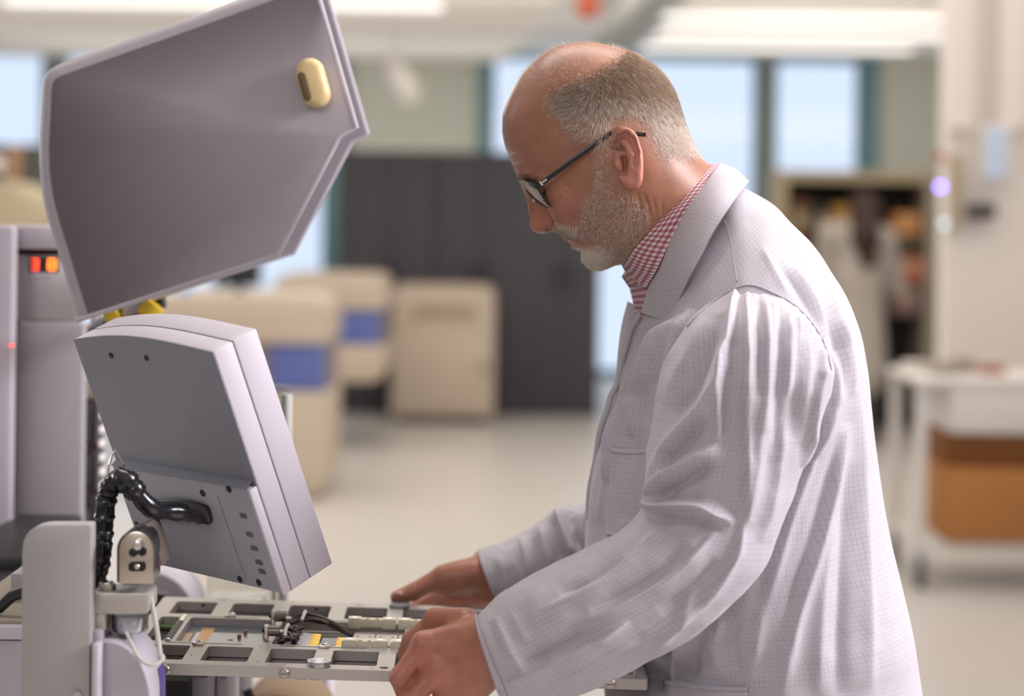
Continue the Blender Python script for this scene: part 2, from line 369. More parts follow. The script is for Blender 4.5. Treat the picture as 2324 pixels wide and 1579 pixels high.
# ------------------------------------------------------------------ cart
m_cart = mat('cart_white', (.70, .675, .64), .45)
m_cardb = mat('cardboard', srgb(172, 116, 62), .75, noise=.12, nscale=6)
m_cardd = mat('cardboard_dark', srgb(124, 78, 34), .75, noise=.12, nscale=6)
m_rubber = mat('caster_rubber', (.05, .055, .06), .5)
X0, X1, Y0c, Y1c = 1.655, 2.55, 8.12, 8.72
e = empty('tool_cart', ((X0+X1)/2, 8.42, 0), 'white wheeled cart with brown boxes below, at the right edge', 'cart')
ztop = .86
MB().box((X0, Y0c-.03, ztop-.03), (X1, Y1c+.03, ztop)).build('table_top', m_cart, e, .006)
for x in (X0+.03, X1-.05):
    for y in (Y0c+.03, Y1c-.03):
        MB().box((x-.022, y-.022, .13), (x+.022, y+.022, ztop-.03)).build('post', m_cart, e, .004)
        w = MB().tube([(x-.012, y, .062), (x+.012, y, .062)], .06, 20).build('caster_wheel', m_rubber, e)
        MB().box((x-.02, y-.03, .06), (x-.013, y+.03, .13)).box((x+.013, y-.03, .06), (x+.02, y+.03, .13)).box((x-.02, y-.03, .125), (x+.02, y+.03, .14)).build('caster_fork', mat('zinc', (.5, .52, .54), .35, .8), w)
MB().box((X0+.02, Y0c, .16), (X1-.02, Y1c, .20)).build('bottom_shelf', m_cart, e, .004)
MB().box((X0+.14, Y0c-.02, .64), (X1-.06, Y1c-.05, ztop-.031)).build('drawer', m_cart, e, .006)
tag(MB().box((X0+.12, Y0c-.05, .2005), (X1-.1, Y1c-.16, .50)).build('cardboard_box', m_cardb, None, .004), 'large tan cardboard box on the bottom shelf of the white cart', 'box')
tag(MB().box((X0+.13, Y0c+.03, .5015), (X1-.12, Y1c-.12, .635)).build('cardboard_box', m_cardd, None, .004), 'dark brown cardboard box stacked on the tan box in the cart', 'box')
m_clut = [mat('clutter_grey', srgb(150, 140, 134), .5), m_white, mat('clutter_red', srgb(176, 112, 92), .5), mat('clutter_taupe', srgb(170, 160, 148), .5)]
for i, (x, y, w, h, k2, lb) in enumerate(((1.74, 8.55, .05, .035, 1, 'white small dish at the left end of the cart top'), (1.82, 8.35, .06, .05, 3, 'taupe small box on the cart top beside the dish'), (1.92, 8.5, .055, .055, 0, 'grey tool case on the cart top between two small boxes'), (2.03, 8.4, .05, .04, 2, 'brick red tool case on the cart top at the right edge'))):
    q = MB().prism(fillet([(x-w, y-.04, ztop+.0005), (x+w, y-.04, ztop+.0005), (x+w, y-.04, ztop+h), (x-w, y-.04, ztop+h)], .01), (0, .1, 0)).build('tool_case', m_clut[k2], None, .004)
    tag(q, lb, 'tool case'); MB().box((x-w*.4, y-.045, ztop+h*.4), (x+w*.4, y-.0405, ztop+h*.7)).build('latch', m_clut[0], q)
# ------------------------------------------------------------------ the tester at left
m_lilac = mat('lilac_grey_enamel', (.42, .39, .425), .42, spec=.4, noise=.03, nscale=60)
m_lilac2 = mat('pale_and_lit_lilac', (.52, .50, .55), .4, spec=.4)  # pale parts, plus light painted onto hood rims and cheek curves
m_mon = mat('monitor_grey', (.205, .21, .24), .38, spec=.5, noise=.05, nscale=12)
m_mon2 = mat('monitor_pale', (.54, .51, .56), .4)
m_alu = mat('brushed_aluminium', (.50, .475, .45), .38, metal=.85, noise=.05, nscale=90, aniso=(1, 25, 25))
m_alum = mat('matte_aluminium', (.52, .48, .44), .5, metal=.6)
m_nickel = mat('nickel', (.60, .54, .47), .22, metal=1)
m_chrome = mat('chrome', (.72, .72, .73), .12, metal=1)
m_hole = mat('dark_bore', (.012, .011, .013), .6)
m_handle = mat('cream_handle', srgb(214, 190, 140), .42)
m_sleeve = mat('black_cable_sleeve', (.012, .012, .016), .22, spec=.7)
m_silver = mat('silver_panel', (.40, .38, .38), .35, metal=.5, noise=.06, nscale=5)
tester = empty('wafer_tester', (P(110, 1300, 2.3).x, 2.4, 0), 'large lilac grey test machine at the left with its hood tilted open', 'test machine')
# --- hood
def hood():
    Yn, D, r = 2.25, .17, .016
    ring = [(706, -64), (90, 157), (77, 415), (172, 727)]
    low = [(630, 578), (758, 332), (770, 308), (788, 299), (808, 291)]
    V = lambda q: Vector((P(q[0], q[1], Yn).x, P(q[0], q[1], Yn).z))
    path = [V(q) for q in ring]
    # round the two outer corners of the open path
    def rnd(i, L, n=8):
        p = path[i]; a = (path[i-1]-p).normalized()*L; b = (path[i+1]-p).normalized()*L
        return [(p+a)*(1-t)**2+p*2*t*(1-t)+(p+b)*t*t for t in np.linspace(0, 1, n)]
    pth = [path[0]] + rnd(1, .022) + rnd(2, .05) + [path[3]]
    rows = []; inset = []
    for i, p in enumerate(pth):
        d = (pth[min(i+1, len(pth)-1)]-pth[max(i-1, 0)]).normalized(); nrm = Vector((-d.y, d.x))   # inward (right of travel is outside)
        ctr = V((450, 350))
        if (ctr-p).dot(nrm) < 0: nrm = -nrm
        row = []
        for k in range(9):
            t = k/8*math.pi/2; ins = r*(1-math.sin(t)); dy = r*(1-math.cos(t))
            q = p+nrm*ins; row.append((q.x, Yn+dy, q.y))
        row.append((p.x, Yn+D, p.y))
        q = p+nrm*.004; row.append((q.x, Yn+D, q.y)); row.append((q.x, Yn+r+.004, q.y))
        rows.append(row); inset.append(p+nrm*r)
    g = MB(); n = len(rows[0])
    vs = [v for row in rows for v in row]
    g.add(vs, [(i*n+k, (i+1)*n+k, (i+1)*n+k+1, i*n+k+1) for i in range(len(rows)-1) for k in range(n-1)])
    near = [(q.x, Yn, q.y) for q in inset] + [tuple(P(x, y, Yn)) for x, y in low]
    g.prism(near, (0, .005, 0))
    far = [(p.x, Yn+D-.004, p.y) for p in pth] + [tuple(P(x, y, Yn)+Vector((0, D-.004, 0))) for x, y in low]
    h = g.build('hood', m_lilac, tester, auto=50)
    g2 = MB().prism(far, (0, .005, 0)); g2.build('far_plate', m_lilac, h)
    # folded rims along the open edge, their lit look put into a paler colour
    rim = MB()
    pts = [P(x, y, Yn) for x, y in [(172, 727)]+low+[(706, -64)]]
    for yy in (Yn-.001, Yn+D-.003):
        rim.tube([(p.x, yy+.003, p.z) for p in pts], .0032, 8)
    rim.build('edge_rim', m_lilac2, h)
    # crossbar inside
    MB().box((P(300, 300, Yn).x, Yn+.02, P(300, 300, Yn).z-.01), (P(330, 300, Yn).x, Yn+D-.01, P(300, 300, Yn).z+.01)).build('stiffener', m_lilac, h)
    # handle: a cream pill with a finger slot
    ax = Vector((26, 96)).normalized(); c = Vector((708, 187))
    def pill(cx, cy, hl, hw, Y, n=14):
        out = []
        pr = Vector((-ax.y, ax.x))
        for k in range(2*n):
            a = math.pi*2*k/(2*n); e = ax*math.sin(a)*hw + pr*math.cos(a)*hw + ax*(hl-hw)*(1 if math.sin(a) > 0 else -1 if math.sin(a) < 0 else 0)
            out.append(P(cx+e.x, cy+e.y, Y))
        return out
    hd = MB().prism(pill(708, 187, 58, 33, Yn-.026), (0, .0265, 0)).build('handle', m_handle, h, .009, 4)
    MB().prism(pill(691, 196, 34, 10, Yn-.0272), (0, .006, 0)).build('finger_slot', mat('slot_shadow', srgb(96, 82, 52), .6), hd, .002)
hood()
# --- column
Yc = 2.62
def tb(x0, y0, x1, y1, Y, d, name, m, z0=None, bev=.003, par=None):
    return pbox(MB(), x0, y0, x1, y1, Y, d, z0).build(name, m, par or tester, bev)
tb(-80, 511, 20, 2000, Yc-.06, .03, 'corner_post', mat('post_grey', (.40, .375, .41), .45), 0, .006)
tb(30, 730, 182, 2000, Yc, .028, 'front_panel', mat('column_grey', (.30, .278, .30), .45), 0, .006)
tb(20, 512, 170, 566, Yc-.02, .06, 'top_cap', m_lilac, None, .005)
tb(20, 512, 34, 2000, Yc+.029, .02, 'shadow_gap', m_hole, 0, 0)
pan = tb(32, 578, 176, 728, Yc+.01, .05, 'display_panel', m_silver, None, .002)
tb(24, 566, 176, 577, Yc+.02, .03, 'gap_shade', m_hole, None, 0)  # dark strip painted in as the shade of the gap
tb(20, 783, 25, 787, Yc-.075, .02, 'status_light', mat('red_led', (.9, .05, .04), .4, emit=(1, .05, .03), estr=2.5), None, .001)
# seven segment digits
def digit(cx, cy, segs, m, nm):
    q = MB(); w, h, t = 7.5, 11.5, 2.6
    S7 = {'a': (-w, -h-t, w, -h+t), 'g': (-w, -t, w, t), 'd': (-w, h-t, w, h+t), 'f': (-w-t, -h, -w+t, 0), 'b': (w-t, -h, w+t, 0), 'e': (-w-t, 0, -w+t, h), 'c': (w-t, 0, w+t, h)}
    for s in segs:
        x0, y0, x1, y1 = S7[s]; pbox(q, cx+x0, cy+y0, cx+x1, cy+y1, Yc+.006, .003)
    return q.build(nm, m, pan)
pbox(MB(), 66, 582, 134, 618, Yc+.0095, .002).build('display_window', m_black, pan)
digit(79, 600, 'abgcd', mat('digit_red', (.9, .06, .03), .4, emit=(1, .10, .04), estr=1.5), 'digit')
digit(98, 600, 'abcdefg', mat('digit_off', (.05, .03, .03), .4), 'digit')
digit(117, 600, 'abcdefg', mat('digit_orange', (1, .3, .03), .4, emit=(1, .26, .03), estr=1.6), 'digit')
pbox(MB(), 74, 622, 118, 628, Yc+.008, .003).build('caption_strip', mat('caption_grey', srgb(190, 184, 192), .5), pan)
# module stack seen behind the column
tb(176, 735, 224, 2000, Yc+.12, .02, 'rack_backing', mat('rack_beige', srgb(190, 178, 160), .6), 0, 0)
for y0, y1 in ((742, 760), (905, 1010), (1022, 1112), (1124, 1200)):
    md = tb(190, y0, 219, y1, Yc+.07, .05, 'plug_in_module', mat('module_dark', srgb(56, 52, 60), .35), None, .002)
    tb(200, y0+8, 203, y1-8, Yc+.066, .005, 'module_handle', m_chrome, None, 0, md)
for i in range(9): tb(221, 905+i*32, 228, 920+i*32, Yc+.09, .03, 'cable_clip', m_white, None, .001)
# bracket, lower body
m_brk = mat('bracket_grey', (.40, .385, .38), .45, metal=.15)
Yk = 1.80
r_ = fillet([P(50, 1585, Yk), P(50, 1190, Yk), P(207, 1190, Yk), P(207, 1585, Yk)], [0, .026, .003, 0], 10)
zz = .62
r_[0] = Vector((r_[0].x, Yk, zz)); r_[-1] = Vector((r_[-1].x, Yk, zz))
br = MB().prism(r_, (0, .022, 0)).build('side_bracket', m_brk, tester, .0015)
c = P(177, 1576, Yk); MB().tube([(c.x, Yk-.004, c.z), (c.x, Yk+.002, c.z)], .004, 12).build('screw', m_chrome, br)
tb(-120, 1262, 48, 1312, 2.3, .4, 'dark_cover', m_black, None, .004)
tb(22, 1300, 60, 1370, 2.05, .1, 'grey_block', m_lilac, None, .004)
tb(-120, 1330, 52, 1418, 2.2, .3, 'dark_recess', m_hole, None, 0)
MB().tube([P(-60, 1392, 1.98), P(0, 1378, 1.98), P(28, 1352, 1.98), P(60, 1342, 1.98)], .006, 10).build('black_hose', m_sleeve, tester)
tb(-120, 1405, 60, 1420, 1.96, .3, 'edge_strip', mat('strip_beige', srgb(160, 150, 134), .5), None, .002)
tb(-120, 1420, 60, 1452, 1.95, .3, 'ledge', m_lilac2, None, .003)
tb(-120, 1452, 62, 2400, 1.955, .3, 'lower_body', m_lilac, 0, .003)
# side arms: rounded cheeks left and right of the carrier
def cheek(cx, cy, rx, ry, xl, yb, Y, d, name, extra=None):
    ring = [P(xl, yb, Y), P(xl, cy-ry, Y)] + [P(cx+rx*math.sin(t), cy-ry*math.cos(t), Y) for t in np.linspace(0, math.pi/2, 22)] + [P(cx+rx, yb, Y)]
    o = MB().prism(ring, (0, d, 0)).build(name, m_lilac2, tester, .002, auto=60)
    k = .985
    ring2 = [Vector((p.x, Y-.0012, p.z)) for p in [P(xl+3, yb, Y), P(xl+3, cy-ry+5, Y)] + [P(cx+(rx-5)*math.sin(t), cy-(ry-5)*math.cos(t), Y) for t in np.linspace(0, math.pi/2, 22)] + [P(cx+rx-5, yb, Y)]]
    MB().prism(ring2, (0, .0011, 0)).build('cheek_shaded_face', m_lilac, o)  # darker front face: its shade beside the lit curve is in the colour
    return o
ck = cheek(246, 1592, 97, 138, 226, 1700, 1.815, .075, 'side_cheek')
q = MB(); Yl = 1.815
pts = [P(246+97.6*math.sin(t), 1592-138.8*math.cos(t), Yl) for t in np.linspace(1.22, 1.56, 8)] + [P(343.8, 1660, Yl)]
for a, b in zip(pts[:-1], pts[1:]):
    q.add([a+Vector((.0003, .045, .0003)), b+Vector((.0003, .045, .0003)), b+Vector((.0003, .073, .0003)), a+Vector((.0003, .073, .0003))], [(0, 1, 2, 3)])
q.build('violet_label', mat('violet_label', srgb(84, 72, 150), .5, noise=.2, nscale=150), ck)
cheek(338, 1404, 105, 108, 300, 1420, 2.40, .09, 'side_cheek')
tb(206, 1462, 223, 1720, 1.79, .02, 'guide_rail', m_lilac2, None, .002)
tb(206, 1430, 228, 1700, 1.812, .05, 'cheek_mount', m_lilac, None, .002)
tb(207, 1392, 240, 1432, 1.822, .05, 'post_foot', m_alum, None, .002)
# dark dock around the carrier's left end
tb(228, 1385, 300, 1520, 1.99, .02, 'dock_side', m_black, None, .002)
MB().prism([P(330, 1345, 2.33), P(378, 1350, 2.33), P(352, 1392, 2.33), P(330, 1392, 2.33)], (0, .02, 0)).build('dock_wedge', m_black, tester)
# pedestal under the carrier
tb(300, 1545, 424, 2400, 2.12, .25, 'pedestal_dark', m_hole, 0, 0)
tb(424, 1535, 466, 2400, 2.14, .25, 'pedestal_panel', m_lilac, 0, .003)
tb(466, 1535, 512, 2400, 2.2, .1, 'pedestal_post', m_lilac2, 0, .006)
tb(488, 1535, 492, 2400, 2.195, .02, 'post_groove', m_lilac, 0, 0)
c = P(640, 1668, 2.5)
MB().tube([(c.x, 2.45, c.z), (c.x, 2.6, c.z)], .062, 30).build('cable_drum', mat('drum_brown', srgb(128, 106, 80), .6), tester, .004)
MB().tube([(c.x-.03, 2.6, .0), (c.x-.03, 2.6, c.z)], .03, 14).build('drum_stand', m_black, tester)
for k in range(3):
    q = [(c.x-.075+.02*k+.02*math.sin(t*2), 2.43-.004*k, c.z+.075-.09*t) for t in np.linspace(0, 2, 9)]
    MB().tube(q, .006, 8).build('hanging_hose', m_sleeve, tester)
tb(722, 1535, 748, 2400, 2.62, .05, 'slim_post', m_lilac2, 0, .01)
# cables with yellow bands under the hood
e = empty('cable_bundle', P(300, 700, 2.45), 'black cables with yellow bands hanging just below the tilted hood', 'cable')
MB().tube([P(225, 760, 2.5), P(262, 722, 2.46), P(300, 690, 2.44), P(372, 676, 2.44)], .013, 10).build('black_cable', m_black, e)
MB().tube([P(286, 740, 2.42), P(302, 706, 2.42), P(318, 680, 2.42)], .016, 10).build('grey_cable', m_silver, e)
m_yel = mat('yellow_band', srgb(222, 186, 40), .45)
MB().tube([P(246, 726, 2.41), P(272, 712, 2.41)], .016, 12).build('yellow_band', m_yel, e)
MB().tube([P(330, 718, 2.41), P(352, 690, 2.41)], .014, 12).build('yellow_band', m_yel, e)
MB().sphere(P(218, 716, 2.40), .006, 8).build('clear_connector', m_white, e); MB().sphere(P(256, 702, 2.40), .005, 8).build('clear_connector', m_white, e)
tb(204, 718, 250, 748, 2.5, .1, 'hinge_block', m_lilac2, None, .003)
# --- monitor
mon = empty('control_monitor', P(300, 1345, 1.85), 'grey boxy monitor seen from behind, tilted on a hinged metal arm', 'monitor')
A = P(166, 770, 2.035); B = P(482, 800, 1.86); C = P(657, 1340, 1.93)
Wv = B-A; Hv = C-B; Hv = Hv - Wv*(Hv.dot(Wv)/Wv.length_squared)*.75; Nv = Wv.cross(Hv).normalized()
if Nv.x < 0: Nv = -Nv
TH = .055
def M(w, h, t): return A + Wv*w + Hv*h + Nv*(t*TH)
def mprof(t, x0=0, x1=1, y1=1, arch=.045, n=16):
    top = [M(x0+(x1-x0)*k/n, -arch*math.sin(math.pi*min(1, (k/n)*1.0))*(1-.35*k/n), t) for k in range(n+1)]
    return top + [M(x1, y1, t), M(x0, y1, t)]
def mslab(t0, t1, name, m, bev, **k):
    a, b = mprof(t0, **k), mprof(t1, **k); n = len(a)
    mb = MB().add(a+b, [tuple(range(n)), tuple(range(2*n-1, n-1, -1))]+[(i, n+i, n+(i+1) % n, (i+1) % n) for i in range(n)])
    return mb.build(name, m, mon, bev, 3, auto=35)
mslab(0, .02, 'rear_cover', m_mon, .0008)
rh = mslab(.02, .46, 'rear_housing', m_mon2, .002, x0=-.0, x1=1.0)
mslab(.466, 1.0, 'front_housing', m_mon2, .0018)
mslab(.46, .466, 'joint_seal', m_mon, 0, x0=.002, x1=.998, y1=.998)
mslab(1.0, 1.02, 'screen_glass', m_black, 0, x0=.06, x1=.94, y1=.94, arch=-.08)
lp = MB(); lpv = [M(.02, .545, 0), M(.985, .545, 0), M(.985, .995, 0), M(.02, .995, 0)]
lp.prism(lpv, -Nv*.009); lo_ = lp.build('connector_panel', mat('monitor_panel_grey', (.33, .33, .36), .42, noise=.08, nscale=30), mon, .002)
MB().prism([M(.985, .55, -.17), M(1.0, .55, -.17), M(1.0, .998, -.17), M(.985, .998, -.17)], Nv*.0095).build('panel_edge', m_mon2, mon, .001)
MB().prism([M(.02, .532, .01), M(.985, .532, .01), M(.985, .545, -.17), M(.02, .545, -.17)], -Nv*.0006).build('step_edge', m_mon, mon)
def disc(mb, p, nrm, r, h=.001, n=14):
    return mb.tube([p+nrm*.0004, p-nrm*h], r, n)
for w, h in ((.26, .055), (.52, .05)): disc(MB(), M(w, h, 0), Nv, .0030).build('screw_hole', m_hole, mon)
for w, h in ((.10, .93), (.72, .97), (.85, .965), (.66, .60), (.86, .56), (.18, .57)): disc(MB(), M(w, h, -.165), Nv, .0036).build('screw_hole', m_hole, mon)
for h in (.66, .74, .80, .86, .90): MB().prism([M(.88, h, -.168), M(.92, h, -.168), M(.92, h+.018, -.168), M(.88, h+.018, -.168)], -Nv*.0008).build('socket', mat('socket_grey', (.10, .10, .12), .5), mon)
MB().prism([M(.76, .60, -.166), M(.763, .60, -.166), M(.763, .97, -.166), M(.76, .97, -.166)], -Nv*.0003).build('panel_seam', m_mon, mon)
for h0 in (.80, .87): MB().prism([M(.05, h0, -.168), M(.065, h0, -.168), M(.065, h0+.05, -.168), M(.05, h0+.05, -.168)], -Nv*.0006).build('vent_slot', m_hole, mon)
# hinge arm
Yh = 1.81
ring = [P(270, 1325, Yh), P(270, 1250, Yh)]+[P(309-39*math.cos(t), 1250-44*math.sin(t), Yh) for t in np.linspace(.1, math.pi-.1, 16)]+[P(349, 1250, Yh), P(349, 1325, Yh)]
hb = MB().prism(ring, (0, .008, 0)).build('hinge_cheek', m_nickel, mon, .001)
MB().prism([p+Vector((-.004, .0085, -.001)) for p in ring], (0, .05, 0)).build('hinge_barrel', mat('dark_nickel', (.10, .095, .10), .25, metal=.8), mon, .002)
c = P(316, 1234, Yh); MB().tube([(c.x, Yh-.010, c.z), (c.x, Yh, c.z)], [.0042, .0048], 18).build('bolt_head', m_chrome, hb, .001)
for x, y in ((303, 1253), (323, 1251)): c = P(x, y, Yh); MB().tube([(c.x, Yh-.0012, c.z), (c.x, Yh+.001, c.z)], .0042, 14).build('bolt_hole', m_hole, hb)
MB().prism(fillet([P(291, 1276, Yh-.0012), P(331, 1274, Yh-.0012), P(331, 1296, Yh-.0012), P(291, 1297, Yh-.0012)], .004), (0, .002, 0)).build('slot', m_hole, hb)
MB().sphere(P(311, 1285, Yh-.001), .003, 8).build('slot_pin', m_nickel, hb)
c = P(299, 1332, 1.84); MB().tube([(c.x, 1.84, P(0, 1345, 1.84).z+.0115), (c.x, 1.84, c.z+.005)], .0165, 24).build('swivel_ring', m_nickel, mon)
MB().prism([P(318, 1192, 1.86), P(338, 1185, 1.86), P(372, 1283, 1.86), P(340, 1290, 1.86)], (0, .05, 0)).build('tilt_bracket', mat('bracket_brown', (.22, .18, .15), .4, metal=.5), mon, .002)
MB().prism(fillet([P(206, 1346, 1.82), P(337, 1346, 1.82), P(337, 1393, 1.82), P(206, 1393, 1.82)], [.001, .004, .004, .001]), (0, .045, 0)).build('arm_plate', mat('plate_beige_metal', (.50, .47, .43), .35, metal=.35), mon, .0015)
tb(226, 1328, 254, 1346, 1.83, .02, 'clamp_block', mat('brass_grey', (.42, .40, .32), .4, metal=.4), None, .001, mon)
tb(224, 1322, 250, 1328, 1.835, .015, 'clamp_cap', m_chrome, None, .002, mon)
c = P(295, 1413, 1.842); h = 20*1.842/F
MB().tube([(c.x, 1.842, c.z-h), (c.x, 1.842, c.z-h+.003), (c.x, 1.842, c.z+h)], [.0145, .0168, .0168], 30).build('pivot_cap', mat('pivot_steel', (.42, .43, .46), .22, metal=1), mon)
# wrapped cable
path = catmull([PN(420, 1162, 1.915), PN(390, 1160, 1.905), PN(362, 1158, 1.893), PN(332, 1144, 1.882), PN(305, 1112, 1.878), PN(278, 1088, 1.88), PN(255, 1098, 1.885), PN(242, 1132, 1.888), PN(236, 1185, 1.89), PN(232, 1245, 1.89), PN(222, 1300, 1.885), PN(205, 1330, 1.88)], 120)
tt = np.linspace(0, 1, 120)
rad = .0088+.0010*np.sin(tt*150)*np.sin(tt*41+1)+.0012*rng.random(120); rad += .002*np.exp(-((tt-.42)/.07)**2)
rad[:40] = .0085+.0008*np.sin(tt[:40]*30)
MB().tube([Vector(p) for p in path], list(rad), 14).build('wrapped_cable', m_sleeve, mon)
MB().tube([P(244, 1088, 1.89), P(246, 1060, 1.89), P(256, 1030, 1.9), P(262, 1018, 1.9), P(284, 1058, 1.9)], .0011, 6).build('thin_wire', m_chrome, mon)
def onpanel(px, py, off=0):
    o = Vector((0, 0, EYE)); d = P(px, py, 1.0)-o; p0 = lpv[0]-Nv*.009; t = (p0-o).dot(Nv)/d.dot(Nv); return o+d*t-Nv*off
wr_ = [(335,1128),(352,1134),(372,1130),(398,1128),(430,1131),(458,1138),(476,1146),(481,1160),(485,1178),(484,1186),(470,1183),(462,1185),(452,1180),(436,1180),(428,1177),(410,1178),(396,1171),(380,1175),(362,1172),(345,1170),(330,1160)]
MB().prism([onpanel(x, y, .0005) for x, y in wr_], -Nv*.006).build('cable_wrap', m_sleeve, mon, .002)
# thin white cord hanging from the arm plate
cord = catmull([PN(339, 1345, 1.838), PN(347, 1380, 1.83), PN(356, 1430, 1.822), PN(363, 1480, 1.812), PN(366, 1497, 1.806), PN(352, 1508, 1.80), PN(330, 1505, 1.798), PN(310, 1485, 1.80), PN(298, 1460, 1.805), PN(286, 1434, 1.812)], 60)
rr = [.0024]*26+[.0016]*34; rr[22:28] = [.003, .0036, .0036, .0034, .003, .0022]
MB().tube([Vector(p) for p in cord], rr, 8).build('white_cord', mat('cord_white', srgb(196, 190, 184), .7), mon)
# clear acrylic guard behind the monitor
m_acr = bpy.data.materials.new('clear_acrylic'); m_acr.use_nodes = True; nt = m_acr.node_tree; nt.nodes.remove(nt.nodes['Principled BSDF'])
tr = nt.nodes.new('ShaderNodeBsdfTransparent'); tr.inputs[0].default_value = (.86, .87, .84, 1); gl = nt.nodes.new('ShaderNodeBsdfGlossy'); gl.inputs['Roughness'].default_value = .08
fr = nt.nodes.new('ShaderNodeLayerWeight'); fr.inputs['Blend'].default_value = .35; mx = nt.nodes.new('ShaderNodeMixShader')
nt.links.new(fr.outputs['Facing'], mx.inputs[0]); nt.links.new(tr.outputs[0], mx.inputs[1]); nt.links.new(gl.outputs[0], mx.inputs[2]); nt.links.new(mx.outputs[0], nt.nodes['Material Output'].inputs[0])
g = empty('acrylic_guard', P(580, 1360, 2.47), 'clear acrylic guard standing upright behind the monitor', 'guard')
a, b = P(480, 1362, 2.5), P(668, 868, 2.5)
MB().prism(fillet([(a.x, 2.46, a.z), (b.x, 2.46, a.z), (b.x, 2.46, b.z), (a.x, 2.46, b.z)], [.004, .004, .012, .004]), (0, .006, 0)).build('clear_sheet', m_acr, g, .001)
MB().tube([(b.x-.007, 2.475, a.z), (b.x-.007, 2.475, b.z-.012)], .007, 16).build('edge_tube', mat('frosted', (.85, .86, .84), .3), g)
MB().tube([(b.x-.02, 2.48, a.z), (b.x-.02, 2.48, b.z-.02)], .003, 10).build('inner_tube', mat('frosted', (.85, .86, .84), .3), g)
MB().box((a.x, 2.44, a.z-.004), (b.x-.03, 2.50, a.z+.012)).build('guard_base', mat('guard_base_clear', (.78, .76, .70), .25), g, .004)
MB().tube([(P(540, 1300, 2.48).x, 2.48, .0), (P(540, 1300, 2.48).x, 2.48, a.z-.004)], .02, 12).build('guard_post', m_lilac, g)
# ------------------------------------------------------------------ the aluminium carrier he holds
TO = P(366, 1505, 1.945); tx = (P(1470, 1540.7, 1.945+.0226*.476)-TO).normalized()
ty = Vector((-.0226, 1, 0)); ty = (ty-tx*ty.dot(tx)).normalized(); tz = tx.cross(ty)
def T(a, b, c=0): return TO + tx*(a/1000) + ty*(b/1000) + tz*(c/1000)     # millimetres in the carrier's own frame
def Tm(v): return T(*v)
m_car = mat('carrier_aluminium', (.50, .47, .44), .42, metal=.55, noise=.04, nscale=160, aniso=(1, 8, 8))
m_nyl = mat('cream_nylon', srgb(228, 224, 200), .45)
m_gold = mat('gold_pins', (.83, .52, .13), .25, metal=1)
car = empty('probe_card_carrier', T(214, 167, -5), 'flat aluminium carrier frame with square windows held by the bearded man', 'carrier frame')
def plate(A, Bc, hole, c0, c1, name, m, par, rv=0):
    A = sorted(set(A)); Bc = sorted(set(Bc)); na, nb = len(A)-1, len(Bc)-1
    sol = [[not hole((A[i]+A[i+1])/2, (Bc[j]+Bc[j+1])/2) for j in range(nb)] for i in range(na)]
    mb = MB(); ok = lambda i, j: 0 <= i < na and 0 <= j < nb and sol[i][j]
    for i in range(na):
        for j in range(nb):
            if not sol[i][j]: continue
            a0, a1, b0, b1 = A[i], A[i+1], Bc[j], Bc[j+1]
            mb.add([T(a0,b0,c1),T(a1,b0,c1),T(a1,b1,c1),T(a0,b1,c1)], [(0,1,2,3)]); mb.add([T(a0,b0,c0),T(a1,b0,c0),T(a1,b1,c0),T(a0,b1,c0)], [(3,2,1,0)])
            if not ok(i-1, j): mb.add([T(a0,b0,c0),T(a0,b0,c1),T(a0,b1,c1),T(a0,b1,c0)], [(0,1,2,3)])
            if not ok(i+1, j): mb.add([T(a1,b0,c0),T(a1,b1,c0),T(a1,b1,c1),T(a1,b0,c1)], [(0,1,2,3)])
            if not ok(i, j-1): mb.add([T(a0,b0,c0),T(a1,b0,c0),T(a1,b0,c1),T(a0,b0,c1)], [(0,1,2,3)])
            if not ok(i, j+1): mb.add([T(a0,b1,c0),T(a0,b1,c1),T(a1,b1,c1),T(a1,b1,c0)], [(0,1,2,3)])
    me = bpy.data.meshes.new(name); me.from_pydata(mb.v, [], mb.f); bm = bmesh.new(); bm.from_mesh(me)
    bmesh.ops.remove_doubles(bm, verts=bm.verts, dist=1e-6); bmesh.ops.recalc_face_normals(bm, faces=bm.faces)
    if rv:
        es = [e for e in bm.edges if len(e.link_faces) == 2 and abs((e.verts[0].co-e.verts[1].co).normalized().dot(tz)) > .99 and e.calc_face_angle(0) > 1]
        bmesh.ops.bevel(bm, geom=es, offset=rv, segments=3, affect='EDGES', profile=.5)
    bmesh.ops.dissolve_limit(bm, angle_limit=.001, verts=bm.verts, edges=bm.edges)
    es = [e for e in bm.edges if len(e.link_faces) == 2 and e.calc_face_angle(0) > 1]
    bmesh.ops.bevel(bm, geom=es, offset=.0005, segments=1, affect='EDGES')
    bm.to_mesh(me); bm.free(); return link(name, me, m, par)
wins = [(-29+64*k, 17+64*k) for k in range(8)]
frontw, backw = (19, 84), (241, 310)
op = [(-34, -14), (-2, 90), (98, 232), (236, 372), (380, 466)]
def hole(a, b):
    for w0, w1 in wins:
        if w0 < a < w1 and (frontw[0] < b < frontw[1] or backw[0] < b < backw[1]): return True
    for o0, o1 in op:
        if o0 < a < o1 and 103 < b < 224: return True
    return False
Ac = [-48, 477]+[v for w in wins for v in w]+[v for o in op for v in o]
frame = plate(Ac, [0, 333, 103, 224, *frontw, *backw], hole, -11, 0, 'frame', m_car, car, .003)
